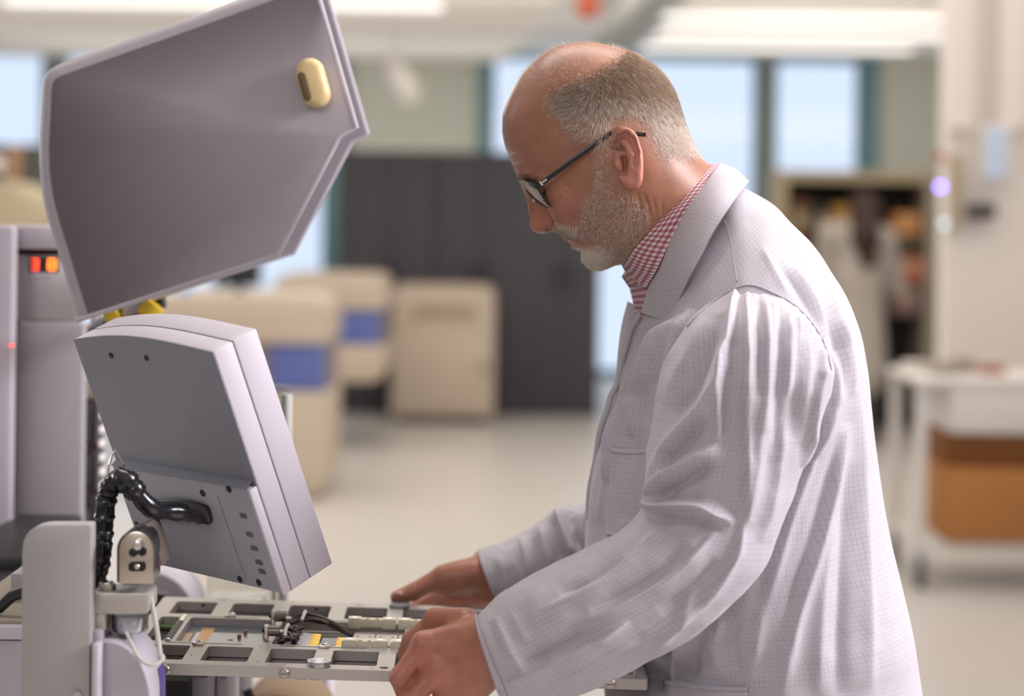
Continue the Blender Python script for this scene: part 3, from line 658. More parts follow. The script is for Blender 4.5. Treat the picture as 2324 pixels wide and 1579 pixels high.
# probe mesh behind the windows
m_mesh = bpy.data.materials.new('probe_mesh'); m_mesh.use_nodes = True; nt = m_mesh.node_tree; b = nt.nodes['Principled BSDF']
tc = nt.nodes.new('ShaderNodeTexCoord'); bk = nt.nodes.new('ShaderNodeTexBrick'); mp = nt.nodes.new('ShaderNodeMapping'); mp.inputs['Scale'].default_value = (420, 420, 420)
bk.offset = 0; bk.inputs['Scale'].default_value = 1; bk.inputs['Mortar Size'].default_value = .12; bk.inputs['Brick Width'].default_value = 1; bk.inputs['Row Height'].default_value = 2.2
bk.inputs[1].default_value = (.022, .02, .03, 1); bk.inputs[2].default_value = (.045, .032, .03, 1); bk.inputs[3].default_value = (.13, .12, .12, 1)
nt.links.new(tc.outputs['Object'], mp.inputs[0]); nt.links.new(mp.outputs[0], bk.inputs[0]); nt.links.new(bk.outputs[0], b.inputs['Base Color']); b.inputs['Roughness'].default_value = .3
for w0, w1 in wins:
    MB().box((w0-2, frontw[0]-2, -13), (w1+2, frontw[1]+2, -11.2), Tm).build('probe_mesh', m_mesh, car)
    MB().box((w0-2, backw[0]-2, -13), (w1+2, backw[1]+2, -11.2), Tm).build('probe_mesh', mat('back_mesh', (.07, .066, .07), .4), car)
# side bores in some window walls
for k in (0, 2, 4): MB().tube([T(wins[k][0]+29, 309.2, -4), T(wins[k][0]+29, 310.6, -4)], .0016, 12).build('side_bore', m_hole, car)
# slots milled along the centre opening
for b0, b1, segs in ((94, 98, ((-10, 69), (106, 196), (250, 350))), (228, 232, ((-8, 72), (100, 205), (250, 350)))):
    for a0, a1 in segs:
        ring = [T(a0+2, b0, .05), T(a1-2, b0, .05)]+[T(a1-2+2*math.sin(t), (b0+b1)/2-2*math.cos(t), .05) for t in np.linspace(.3, 2.8, 6)]+[T(a1-2, b1, .05), T(a0+2, b1, .05)]+[T(a0+2-2*math.sin(t), (b0+b1)/2+2*math.cos(t), .05) for t in np.linspace(.3, 2.8, 6)]
        MB().prism(ring, -tz*.0003).build('milled_slot', mat('slot_grey', (.13, .12, .115), .5), car)
# thumb screws in the front face and button below
for a in (4, 120.5, 440):
    p = T(a, 0, -5.5); sc = MB().tube([p, p-ty*.004, p-ty*.0048], [.0050, .0050, .0042], 20).build('thumb_screw', m_nickel, car)
    d = MB(); d.box((a-4, -5.0, -5.8), (a+4, -4.75, -5.2), Tm); d.build('screw_slot', m_hole, sc)
for a in (150, 136):
    p = T(a, 10, -11); MB().tube([p, p-tz*.0018], .006, 18).build('underside_button', m_chrome, car)
# shiny dished knob, inlaid discs, engraved holes
p = T(153, 12, 0); kn = MB(); R0 = .0118
kn.tube([p, p+tz*.003, p+tz*.0052, p+tz*.0052, p+tz*.0032], [R0*.96, R0, R0, R0*.93, R0*.55], 36); kn.build('dished_knob', mat('knob_steel', (.50, .51, .54), .26, metal=1), car)
for a, b in ((113, 10.5), (20, 326), (66, 322), (176, 323)):
    p = T(a, b, .1); MB().tube([p, p-tz*.0004], .0085 if b < 50 else .006, 26).build('inlaid_disc', mat('disc_grey', (.34, .33, .32), .4, metal=.7), car)
p = T(217, 12, .1); MB().tube([p, p-tz*.0006], .0045, 18).build('socket_hole', m_hole, car)
for a, b in ((205, 10), (228, 10), (92, 22), (24, 40), (150, 40), (152, 30), (88, 90), (95, 96), (30, 322), (160, 322), (100, 322), (466, 8)):
    p = T(a, b, .1); MB().tube([p, p-tz*.0003], .0011, 8).build('pin_hole', m_hole, car)
m_eng = mat('engraving', (.75, .73, .7), .5)
for a0, s in ((121, 'M1'), (134, 'M2')):       # small engraved marks
    for q in range(4): MB().box((a0+q*2.0, 10, .02), (a0+q*2.0+1.1, 11.2, .06), Tm).build('engraved_mark', m_eng, car)
# spring latches
for a, b in ((24, 90), (152, 96), (40, 234), (132, 236)):
    l = MB().box((a-5.5, b-6, 0), (a+5.5, b+6, 2.6), Tm).build('latch', m_nickel, car, .0006)
    p = T(a+1, b+3, 2.6); MB().sphere(p, .0030, 10, (1, 1, .5)).build('latch_ball', m_chrome, l)
    p = T(a, b+1, 2.55); MB().tube([p, p+tz*.0002], .0028, 14).build('latch_recess', m_hole, l)
# left roller rod
MB().tube([T(-9.5, 103, -2), T(-9.5, 108, -2)], .0040, 14).build('rod_end', m_chrome, car)
MB().tube([T(-9.5, 108, -2), T(-9.5, 210, -2)], .0042, 14).build('roller_rod', m_black, car)
MB().tube([T(-9.5, 196, -2), T(-9.5, 228, -2)], .0044, 14).build('rod_end', m_nickel, car)
# glazed bay with the circuit board
MB().box((-3, 102, -2.4), (91, 225, -1.4), Tm).build('bay_glass', m_glass, car)
bd = MB().box((-1.9, 103.1, -10.5), (89.9, 223.9, -8), Tm).build('circuit_board', mat('board_blue', (.05, .062, .095), .4, noise=.5, nscale=120), car)
MB().box((10, 103.2, -7.99), (89.8, 185, -7.6), Tm).build('steel_sheet', mat('sheet_steel', (.42, .42, .46), .3, metal=.8), bd)
MB().box((14, 103.2, -7.59), (27, 206, -7.4), Tm).build('copper_tape', mat('copper_tape', srgb(206, 146, 76), .35, metal=.3), bd)
MB().box((-1, 103.2, -7.99), (7, 180, -7.7), Tm).build('copper_tape', mat('pale_tape', srgb(190, 160, 120), .35), bd)
for a, b in ((58, 160), (62, 182), (84, 168)): MB().tube([T(a, b, -7.6), T(a, b, -3.5)], .0022, 12).build('copper_post', mat('copper_post', srgb(160, 100, 64), .4, metal=.4), bd)
MB().tube([T(50, 150, -7.58), T(50, 150, -7.4)], .003, 12).build('board_hole', m_hole, bd)
# clamps on the crossbar
for b in (116, 190):
    cl = MB().box((88, b-4, 0), (93, b+4, 17), Tm).build('hinge_clamp', m_nickel, car, .0008)
    MB().tube([T(93, b, 11), T(104, b, 11)], .0058, 16).build('clamp_barrel', mat('dark_steel', (.2, .19, .18), .35, metal=.7), cl)
    MB().sphere(T(88, b, 11), .0026, 8).build('clamp_pin', m_hole, cl)
# floor of the wiring bays
for o0, o1 in op[2:]: MB().box((o0-2, 100, -15), (o1+2, 227, -12), Tm).build('bay_floor', mat('bay_floor', (.16, .15, .14), .5), car)
MB().box((-36, 100, -15), (-12, 227, -12), Tm).build('bay_floor', m_hole, car)
MB().box((-33, 206, -11), (-16, 222, -8), Tm).build('connector_green', mat('green_pcb', srgb(80, 110, 64), .5), car)
# cream nylon terminal blocks
def block(a0, a1, b0, b1, z0, z1, posts, name='nylon_block'):
    o = MB().box((a0, b0, z0), (a1, b1, z1), Tm).build(name, m_nyl, car, .0008)
    for k in posts:
        MB().box((k-7, b0-1.5, z0-1), (k+7, b1+1.0, z1+1.0), Tm).build('block_lug', m_nyl, o, .0008)
        MB().tube([T(k, (b0+b1)/2, z1+1.0), T(k, (b0+b1)/2, z1+1.15)], .0030, 16).build('block_screw', m_chrome, o)
    n = int((a1-a0)//9)
    for k in range(1, n):
        p = T(a0+k*(a1-a0)/n, b0+2.2, z1+.01); MB().tube([p, p+tz*.0002], .0022, 12).build('wire_port', mat('port_shadow', srgb(150, 146, 112), .6), o)
    return o
block(169, 217, 103, 114, -4, 6, (178, 209)); block(219, 300, 103, 114, -4, 6, (228, 292)); block(302, 370, 103, 114, -4, 6, (310, 360))
block(170, 222, 204, 214, -1, 8, (177, 214)); block(224, 300, 204, 214, -1, 8, (231, 292)); block(302, 370, 204, 214, -1, 8, (310, 360))
for k in range(5):
    o = MB().box((178+k*24, 122, -8), (201+k*24, 176, -2), Tm).build('ceramic_card', mat('ceramic_card', srgb(206, 200, 188), .4), car, .0005)
    for a, b in ((5, 10), (18, 10), (5, 40), (18, 40)): MB().tube([T(178+k*24+a, 122+b, -1.98), T(178+k*24+a, 122+b, -1.8)], .0016, 10).build('card_hole', m_hole, o)
# gold pins and brown wires
m_wire = mat('brown_wire', (.035, .022, .018), .35); m_tin = mat('tinned_sleeve', (.55, .54, .55), .35, metal=.3); m_tie = mat('cable_tie', srgb(200, 198, 196), .5)
for row, a in ((0, 136), (1, 164)):
    for k in range(11):
        b = 106+k*6.2+row*.8; z = -7+.3*k
        if row and k > 8: continue
        p = MB().tube([T(a-2, b, z), T(a+4, b, z), T(a+8, b, z)], [.0022, .0022, .0015], 10).build('gold_pin', m_gold, car)
        if row == 0:
            MB().tube([T(a-18, b+2, z+1.5), T(a-2, b, z)], .0019, 8).build('crimp_sleeve', m_tin, p)
        else:
            MB().tube([T(a-18, b+.5, z), T(a-2, b, z)], .0009, 6).build('bare_lead', m_tin, p)
for k in range(44):
    b1 = 108+(k % 11)*6.2; z1 = -5+.3*(k % 11); s = rng.normal(0, 1, 6)
    b0 = 112+rng.random()*10+(22 if k % 2 else 0)
    pts = catmull([T(101+rng.random()*4, b0+4*s[0], -6+2*s[1]), T(106, b0+6*s[2], 1+2*s[3]), T(113+3*s[4], b0*.6+b1*.4+4*s[2], 5+1.8*s[1]), T(120+2*s[0], b1+2*s[3], 4+s[1]), T(120, b1+2, z1+1.5)], 22)
    MB().tube([Vector(p) for p in pts], .0013, 6).build('brown_wire', m_wire, car)
for k in range(12):
    s = rng.normal(0, 1, 5); y = 186+k*2.2
    pts = catmull([T(101, y-16+2*s[0], -4), T(106, y-6+s[1], 4), T(122, y+2*s[2], 9+1.3*s[0]), T(140, y-2, 8.5+1.2*s[1]), T(156, y-8, 4+s[2]), T(178, y-22, -3+.6*s[3])], 26)
    MB().tube([Vector(p) for p in pts], .0015, 6).build('brown_wire', m_wire, car)
for pts in (((122, 176, 10), (123, 184, 13), (123, 210, 13), (124, 218, 7)), ((110, 112, 6), (110, 120, 12), (111, 138, 13), (112, 146, 8))):
    MB().tube([T(*p) for p in pts], .0020, 8).build('cable_tie', m_tie, car)
for a, b in ((104, 128), (105, 196)): MB().box((a-3, b-5, 6), (a+4, b+5, 9), Tm).build('tie_tail', m_tie, car, .001)
# sliding shoe under the far thumb
MB().box((211, 306, 0), (233, 331, 4.5), Tm).build('slide_shoe', mat('shoe_grey', (.3, .31, .33), .3, metal=.6), car, .001)
# ------------------------------------------------------------------ signed-distance sculpting (used for the body)
class Sdf:
    def __init__(s): s.p = []
    def _add(s, fn, lo, hi, k, sub): s.p.append((fn, np.array(lo)-.012-k, np.array(hi)+.012+k, k, sub)); return s
    def cone(s, a, b, ra, rb, k=.006, sub=False):
        a, b = np.array(a, float), np.array(b, float); d = b-a; L = max(d@d, 1e-12); m = max(ra, rb)
        def fn(p):
            t = np.clip(((p-a)@d)/L, 0, 1); q = p-a-t[:, None]*d
            return np.sqrt((q*q).sum(1)) - (ra+(rb-ra)*t)
        return s._add(fn, np.minimum(a, b)-m, np.maximum(a, b)+m, k, sub)
    def chain(s, pts, rs, k=.006, sub=False, k0=None):
        for i in range(len(pts)-1): s.cone(pts[i], pts[i+1], rs[i], rs[i+1], k if (i or k0 is None) else k0, sub)
        return s
    def ell(s, c, r, R=None, k=.006, sub=False):
        c, r = np.array(c, float), np.array(r, float); R = np.eye(3) if R is None else np.array(R)
        def fn(p):
            q = (p-c)@R.T; k0 = np.sqrt(((q/r)**2).sum(1)); k1 = np.sqrt(((q/r**2)**2).sum(1))
            return k0*(k0-1)/np.maximum(k1, 1e-9)
        return s._add(fn, c-r.max(), c+r.max(), k, sub)
    def custom(s, fn, lo, hi, k=.006, sub=False): return s._add(fn, lo, hi, k, sub)
    def __call__(s, p):
        lo, hi = p.min(0), p.max(0); d = np.full(len(p), .2)
        for fn, a, b, k, sub in s.p:
            if (a > hi).any() or (b < lo).any(): continue
            e = fn(p)
            if sub:
                e = -e; h = np.clip(.5-.5*(e-d)/(-k) if False else .5+.5*(e-d)/k, 0, 1); d = d+(e-d)*h + k*h*(1-h)
            else:
                h = np.clip(.5+.5*(d-e)/k, 0, 1); d = d+(e-d)*h - k*h*(1-h)
        return d
def sdf_mesh(f, lo, hi, h, NB=8):
    lo, hi = np.array(lo, float), np.array(hi, float); nb = np.ceil((hi-lo)/(h*NB)).astype(int)
    I = np.stack(np.meshgrid(*[np.arange(n) for n in nb], indexing='ij'), -1).reshape(-1, 3)
    keep = []
    BG = 4                                                     # coarse test in spatially compact groups
    key = (I//BG)@np.array([1000000, 1000, 1]); order = np.argsort(key, kind='stable'); I = I[order]; key = key[order]
    for g in np.split(np.arange(len(I)), np.flatnonzero(np.diff(key))+1):
        c = lo+(I[g]+.5)*NB*h; d = f(c); keep.append(I[g][np.abs(d) < NB*h*.87*1.25])
    I = np.concatenate(keep); n = NB
    ax = np.arange(n+1); off = np.stack(np.meshgrid(ax, ax, ax, indexing='ij'), -1).reshape(-1, 3)
    dims = nb*n+2; mul = np.array([dims[1]*dims[2], dims[2], 1], np.int64)
    key = (I//2)@np.array([1000000, 1000, 1]); order = np.argsort(key, kind='stable'); I = I[order]; key = key[order]
    CID, CV, Q = [], [], []
    for g in np.split(np.arange(len(I)), np.flatnonzero(np.diff(key))+1):
        B = I[g]; gp = (B[:, None]*n+off[None]); d = f((lo+gp.reshape(-1, 3)*h)).reshape(len(B), n+1, n+1, n+1)
        s = d < 0; cn = s[:, :-1, :-1, :-1].astype(int)*0; 
        corners = [(i, j, k) for i in (0, 1) for j in (0, 1) for k in (0, 1)]
        sub = lambda A, c: A[:, c[0]:n+c[0], c[1]:n+c[1], c[2]:n+c[2]]
        for c in corners: cn = cn+sub(s, c)
        act = (cn > 0) & (cn < 8)
        if act.any():
            acc = np.zeros(act.sum(), float)[:, None]*np.zeros(3); cnt = np.zeros(len(acc))
            for c in corners:
                for a in range(3):
                    if c[a]: continue
                    c2 = list(c); c2[a] = 1; d0 = sub(d, c)[act]; d1 = sub(d, c2)[act]; m = (d0 < 0) != (d1 < 0)
                    t = np.where(m, d0/np.where(m, d0-d1, 1), 0); pt = np.repeat(np.array(c, float)[None], len(t), 0); pt[:, a] += t
                    acc += pt*m[:, None]; cnt += m
            w = np.argwhere(act); cell = B[w[:, 0]]*n+w[:, 1:]
            CID.append(cell@mul); CV.append(lo+(cell+acc/cnt[:, None])*h)
        for a in range(3):
            sl0 = [slice(0, n)]*3; sl1 = list(sl0); sl1[a] = slice(1, n+1)
            s0 = s[(slice(None), *sl0)]; s1 = s[(slice(None), *sl1)]; m = s0 != s1
            if not m.any(): continue
            w = np.argwhere(m); cell = B[w[:, 0]]*n+w[:, 1:]; b, c = (a+1) % 3, (a+2) % 3
            eb, ec = np.eye(3, dtype=int)[b], np.eye(3, dtype=int)[c]
            q = np.stack([cell@mul, (cell-eb)@mul, (cell-eb-ec)@mul, (cell-ec)@mul], 1)
            fl = ~s0[m]; q[fl] = q[fl][:, ::-1]; Q.append(q)
    CID = np.concatenate(CID); CV = np.concatenate(CV); Q = np.concatenate(Q)
    o = np.argsort(CID); CID, CV = CID[o], CV[o]
    ix = np.searchsorted(CID, Q); ix = np.clip(ix, 0, len(CID)-1); ok = (CID[ix] == Q).all(1)
    return CV, ix[ok]
def vnormals(V, Q):
    n = np.cross(V[Q[:, 2]]-V[Q[:, 0]], V[Q[:, 3 if Q.shape[1] == 4 else 2]]-V[Q[:, 1]])
    N = np.zeros_like(V)
    for k in range(Q.shape[1]): 
        for a in range(3): N[:, a] += np.bincount(Q[:, k], n[:, a], len(V))
    return N/np.maximum(np.linalg.norm(N, axis=1, keepdims=True), 1e-12)
def relax(V, Q, it=2, lam=.5):
    for _ in range(it):
        for s in (lam, -lam*1.03):
            A = np.zeros_like(V); c = np.zeros(len(V)); k = Q.shape[1]
            for i in range(k):
                for j in ((i+1) % k, (i-1) % k):
                    c += np.bincount(Q[:, i], minlength=len(V))
                    for a in range(3): A[:, a] += np.bincount(Q[:, i], V[Q[:, j], a], len(V))
            V = V+s*(A/np.maximum(c, 1)[:, None]-V)
    return V
def poly_sd(pts, X, Z):
    "signed distance to a closed 2D polygon, positive inside"
    d = np.full(X.shape, 1e9); ins = np.zeros(X.shape, bool); n = len(pts)
    for i in range(n):
        ax, az = pts[i-1]; bx_, bz = pts[i]; ex, ez = bx_-ax, bz-az
        t = np.clip(((X-ax)*ex+(Z-az)*ez)/(ex*ex+ez*ez+1e-15), 0, 1)
        d = np.minimum(d, np.hypot(X-ax-t*ex, Z-az-t*ez))
        c = ((az > Z) != (bz > Z)); ins ^= c & (X < ex*(Z-az)/(ez if abs(ez) > 1e-12 else 1e-12)+ax)
    return np.where(ins, d, -d)
def pl_dist(pts, U, V):
    "distance, signed side and parameter along an open 2D polyline"
    best = np.full(U.shape, 1e9); side = np.zeros(U.shape); par = np.zeros(U.shape)
    seg = [math.hypot(pts[i+1][0]-pts[i][0], pts[i+1][1]-pts[i][1]) for i in range(len(pts)-1)]; tot = sum(seg); acc = 0
    for i in range(len(pts)-1):
        ax, ay = pts[i]; ex, ey = pts[i+1][0]-ax, pts[i+1][1]-ay
        t = np.clip(((U-ax)*ex+(V-ay)*ey)/(ex*ex+ey*ey+1e-12), 0, 1); dx, dy = U-ax-t*ex, V-ay-t*ey; d = np.hypot(dx, dy)
        m = d < best; best = np.where(m, d, best); side = np.where(m, np.sign(ex*dy-ey*dx), side); par = np.where(m, (acc+t*seg[i])/tot, par); acc += seg[i]
    return best, side, par
def topx(V):
    "pixel coordinates of world points"
    Y = V[:, 1]; xr = V[:, 0]*F/Y; dn = (EYE-V[:, 2])*F/Y
    return np.stack([xr*c_-dn*s_+PPX, xr*s_+dn*c_+PPY], 1)
# ------------------------------------------------------------------ the bearded man: body
Y0 = 2.12
def H(px, py, c=0): return PN(px, py, Y0-c)           # c: offset towards the camera in metres
man = empty('person', (P(1740, 1000, Y0).x, Y0, 0), 'bearded balding man in a checked lab coat looking down at the carrier', 'person')
prof = [(1312,97),(1269.5,104),(1235,121),(1205,147),(1181,175),(1160,211),(1145,245),(1140,275),(1141,305),(1147.5,335),(1158,357),(1164.5,376),(1173,396),(1184,413),(1196,430),
        (1215,455),(1238,485),(1257,512),(1262,522),(1274,532),(1290,539),(1299,540),(1303,546),(1302,552),(1310,559),(1321,566),(1327,575),(1330,588),(1336,598),(1345,605),(1360,607),(1380,601),(1405,597),(1430,604),
        (1464,640),(1494,700),(1524,800),(1700,800),(1720,600),(1690,470),(1650,412),(1612,379),(1586,354),(1568,330),(1556,305),(1547,280),(1540,258),(1530,228),(1515,195),(1492,165),(1460,137),(1424,117),(1382,104),(1340,97)]
pr = catmull([(p.x, p.z) for p in (P(x, y, Y0) for x, y in prof+prof[:1])], 420)[:-1]
gx0, gz0 = pr.min(0)-.02; gx1, gz1 = pr.max(0)+.02; hh = .0015
gx = np.arange(gx0, gx1, hh); gz = np.arange(gz0, gz1, hh); GX, GZ = np.meshgrid(gx, gz, indexing='ij')
sd2 = poly_sd(pr, GX, GZ); ins = sd2 > 0
u = np.zeros_like(GX)
def sor(u, ins, h, n):
    par = (np.add.outer(np.arange(u.shape[0]), np.arange(u.shape[1])) % 2 == 0); om = 2/(1+math.sin(math.pi/max(u.shape)*1.2))
    for _ in range(n):
        for m in (par & ins, ~par & ins):
            s = np.zeros_like(u); s[1:-1, 1:-1] = u[2:, 1:-1]+u[:-2, 1:-1]+u[1:-1, 2:]+u[1:-1, :-2]
            u = np.where(m, u+om*((s+h*h)/4-u), u)
    return u
u = sor(u, ins, hh, 420)
u = np.where(ins, u, .045*sd2)
def blur(u, n):
    for _ in range(n):
        for a in (0, 1): u = .25*np.roll(u, 1, a)+.5*u+.25*np.roll(u, -1, a)
    return u
u = blur(u, 4); ux, uz = np.gradient(u, hh)
def bil(A, x, z):
    i = np.clip((x-gx0)/hh, 0, A.shape[0]-1.001); j = np.clip((z-gz0)/hh, 0, A.shape[1]-1.001); a, b = i.astype(int), j.astype(int); s, t = i-a, j-b
    return (A[a, b]*(1-s)+A[a+1, b]*s)*(1-t)+(A[a, b+1]*(1-s)+A[a+1, b+1]*s)*t
ue = float(bil(u, np.array([H(1400, 300)[0]]), np.array([H(1400, 300)[2]]))[0]); K0 = .0775/math.sqrt(ue)
c_jaw = H(1390, 560); c_neck = H(1530, 560)
def f_head(p):
    x, c, z = p[:, 0], Y0-p[:, 1], p[:, 2]
    g = bil(u, x, z); a, b = bil(ux, x, z), bil(uz, x, z)
    k = K0*(1-.06*np.exp(-((x-c_neck[0])**2+(z-c_neck[2])**2)/.05**2))
    G = c*c/(k*k)-g
    f = G/np.maximum(np.sqrt(a*a+b*b+(2*c/(k*k))**2), .022)
    out = np.maximum(np.maximum(gx0+.02-x, x-gx1+.02), np.maximum(gz0+.03-z, z-gz1+.02))   # stay inside the grid
    return np.maximum(f, out)
B = Sdf()
B.custom(f_head, (gx0, Y0-.1, gz0+.02), (gx1, Y0+.1, gz1), .002)
def both(fn):
    for s in (1, -1): fn(s)
# brow, cheekbone, jaw, temple hollow
both(lambda s: B.chain([H(1203,412,s*.008), H(1208,407,s*.022), H(1222,404,s*.040), H(1241,410,s*.053)], [.0075,.0083,.0075,.0055], .011))
both(lambda s: B.ell(H(1292,452,s*.047), (.024,.016,.017), None, .02))
both(lambda s: B.cone(H(1362,577,s*.014), H(1425,520,s*.050), .0115, .013, .018))
both(lambda s: B.cone(H(1425,520,s*.050), H(1420,430,s*.060), .013, .012, .016))
both(lambda s: B.ell(H(1262,338,s*.088), (.03,.016,.026), None, .02, True))
# eye sockets and lids
both(lambda s: B.ell(H(1222,437,s*.032), (.019,.019,.015), None, .009, True))
both(lambda s: B.ell(H(1247,429,s*.0325), (.0135,.0125,.0135), None, .004))
both(lambda s: B.chain([H(1232,446,s*.022), H(1248,447,s*.042), H(1268,436,s*.053)], [.004,.0045,.003], .007))
both(lambda s: B.chain([H(1224,432,s*.026), H(1238,434,s*.044), H(1262,424,s*.0515)], [.0007,.0009,.0006], .0016, True))
# nose
B.chain([H(1207,431), H(1217,455), H(1221,482), H(1226,506)], [.0058,.0068,.0078,.0088], .006)
B.chain([H(1217,433,.0), H(1233,462), H(1243,490)], [.010,.012,.014], .008)
B.ell(H(1226,511), (.0098,.0105,.0078), None, .005)
both(lambda s: B.ell(H(1246,502,s*.0115), (.0085,.0072,.0080), None, .004))
both(lambda s: B.cone(H(1228,509,s*.004), H(1240,507,s*.010), .0075, .006, .004))
B.cone(H(1236,518), H(1258,514), .0038, .004, .004)
both(lambda s: B.ell(H(1241,514.5,s*.0085), (.0058,.0036,.0030), np.array(Matrix.Rotation(-.6, 3, 'Y')), .002, True))
both(lambda s: B.chain([H(1257,492,s*.017), H(1263,505,s*.019), H(1258,513,s*.016)], [.0014,.0014,.001], .003, True))
# nasolabial fold and mouth
both(lambda s: B.chain([H(1264,500,s*.022), H(1284,519,s*.031), H(1306,538,s*.036), H(1320,556,s*.034)], [.0012,.0016,.0016,.001], .005, True))
both(lambda s: B.chain([H(1284,497,s*.040), H(1305,519,s*.043)], [.010,.008], .014))
both(lambda s: B.chain([H(1297,546,0), H(1308,546.5,s*.012), H(1331,553,s*.0265)], [.0016,.0015,.0012], .003, True))
both(lambda s: B.chain([H(1306,553.5,0), H(1313,553.5,s*.010), H(1329,557,s*.022)], [.0046,.0042,.0025], .004))
both(lambda s: B.chain([H(1290,536,0), H(1302,538,s*.012), H(1326,549,s*.025)], [.0042,.0042,.003], .005))
B.ell(H(1351,584), (.0115,.015,.0085), None, .008)
# forehead creases
both(lambda s: B.chain([H(1158,358,s*.004), H(1163,352,s*.026), H(1180,345,s*.045)], [.0006,.0006,.0003], .0025, True))
both(lambda s: B.chain([H(1165,377,s*.004), H(1170,374,s*.02), H(1182,368,s*.034)], [.0007,.0006,.0003], .0025, True))
# ear
earo = [(1386,325),(1383,314),(1387,303),(1399,293),(1415,290),(1430,294),(1441,305),(1449,324),(1456.5,346),(1457.5,373),(1454.5,395),(1453,412),(1446,423),(1435,426.5),(1427,421),(1420,408)]
def ec(px): return .072+.024*min(1, max(0, (px-1385)/70))**.8
def E_(px, py, dc=0): return H(px, py, ec(px)+dc)
def ear(s):
    G_ = lambda px, py, dc=0: H(px, py, s*(ec(px)+dc))
    n_ = len(earo); pts = catmull(earo, 40)
    # helix rim
    rp = []
    ctr = np.array([1422, 352.])
    for i, (x, y) in enumerate(pts):
        v = ctr-np.array([x, y]); v /= np.linalg.norm(v); rp.append((x+v[0]*7.5, y+v[1]*7.5))
    B.chain([G_(x, y) for x, y in rp], [.0036 if i < 30 else .0036+.0032*(i-30)/9 for i in range(40)], .002)
    # plate
    for a, b in (((1412,305),(1440,345)), ((1425,320),(1444,385)), ((1405,318),(1420,345)), ((1430,385),(1438,412)), ((1418,340),(1432,390))):
        B.cone(G_(*a, -.0035), G_(*b, -.0035), .0062, .0062, .004)
    B.ell(G_(1436,413,0), (.0066,.0052,.0074), None, .004)
    # root onto the skull
    B.chain([G_(1400,318,-.014), G_(1412,350,-.02), G_(1420,395,-.016)], [.010,.012,.009], .008)
    # bowl, fossa
    B.chain([G_(1409,364,.004), G_(1413,377,.005), G_(1419,389,.005)], [.0074,.0080,.0056], .003, True)
    B.chain([G_(1401,328,.004), G_(1416,337,.004)], [.0068,.0058], .003, True)
    B.chain([G_(1404,313,.003), G_(1420,306,.003), G_(1434,318,.0032), G_(1443,345,.0032), G_(1444,375,.003)], [.0034,.0036,.0034,.0030,.0022], .002, True)
    # antihelix ridge and crus
    B.chain([G_(1426,402,.001), G_(1434,380,.0025), G_(1433,352,.003), G_(1424,332,.0025), G_(1411,323,.001)], [.0026,.0032,.0034,.003,.0024], .003)
    B.chain([G_(1391,345,.0015), G_(1402,349,.001), G_(1414,348,-.0015)], [.0034,.0028,.002], .003)
    # tragus
    B.chain([G_(1400,358,.001), G_(1403,370,.0025), G_(1408,382,.001)], [.0036,.0042,.0034], .003)
both(ear)
# neck cords and creases
both(lambda s: B.chain([H(1462,400,s*.056), H(1470,500,s*.056), H(1462,620,s*.030)], [.010,.0095,.009], .016))
for pts in ([(1445,420),(1455,455),(1462,500),(1468,560)], [(1462,432),(1478,470),(1484,520)], [(1482,440),(1490,480),(1485,530)], [(1500,450),(1505,480),(1498,515)]):
    B.chain([H(x, y, .0655) for x, y in pts], [.0008, .0012, .0012, .0006][:len(pts)], .003, True)
# torso core under the clothes
B.cone(H(1592,650), H(1650,790), .048, .07, .04)
both(lambda s: B.cone(H(1640,800,s*.085), H(1650,1100,s*.07), .07, .085, .05))
both(lambda s: B.cone(H(1665,1100,s*.06), H(1740,1600,s*.06), .08, .08, .05))
# arms
def Yp(px, py, Y): return PN(px, py, Y)
SH, EL, WR = Yp(1672,790,2.0), Yp(1622,1262,1.905), Yp(1122,1478,1.900)
B.chain([SH, EL], [.044,.033], .03); B.chain([EL, (EL*.45+WR*.55), WR], [.034,.032,.0255], .02)
SH2, EL2, WR2 = Yp(1660,800,2.245), Yp(1500,1180,2.36), Yp(1122,1303,2.315)
B.chain([SH2, EL2], [.044,.038], .03); B.chain([EL2, (EL2*.30+WR2*.70)-np.array([0,0,.006]), WR2], [.034,.027,.0285], .02)
# near hand (his left): back to the camera, wrapped round the front rail, thumb on top
def hand(B, wr, mcp, pip, dip, tip, th, rs, kk=.005):
    for i in range(4):
        r = rs[i]
        B.cone(wr[i], mcp[i], .0165 if i < 2 else .0155, r*1.22, .016)
    for i in range(3): B.cone(mcp[i], mcp[i+1], rs[i]*1.06, rs[i+1]*1.06, .007)
    for i in range(4):
        r = rs[i]
        B.chain([mcp[i], mcp[i]*.5+pip[i]*.5, pip[i]], [r*1.16, r*.98, r*1.04], .0028, k0=.0045)
        B.chain([pip[i], dip[i], tip[i]], [r*1.04, r*.92, r*.78], .0022)
    t0, t1, t2, t3 = th
    B.chain([t0, t1, t2, t3], [.0150, .0118, .0098, .0082], .0035, k0=.012)
nm = [Yp(962,1462,1.9035), Yp(993,1519,1.899), Yp(1020,1568,1.903), Yp(1050,1610,1.912)]
npp = [Yp(908,1536,1.898), Yp(925,1596,1.893), Yp(958,1648,1.897), Yp(1000,1678,1.905)]
nd = [Yp(924,1583,1.915), Yp(940,1634,1.915), Yp(972,1676,1.917), Yp(1014,1700,1.921)]
nt_ = [Yp(956,1588,1.940), Yp(968,1634,1.940), Yp(998,1670,1.940), Yp(1036,1696,1.940)]
hand(B, [Yp(1090,1436,1.902), Yp(1098,1464,1.896), Yp(1103,1496,1.896), Yp(1105,1526,1.902)], nm, npp, nd, nt_,
     [Yp(1058,1424,1.925), Yp(992,1411,1.942), Yp(936,1452,1.957), Yp(920,1484,1.966)], [.0098,.0102,.0096,.0086])
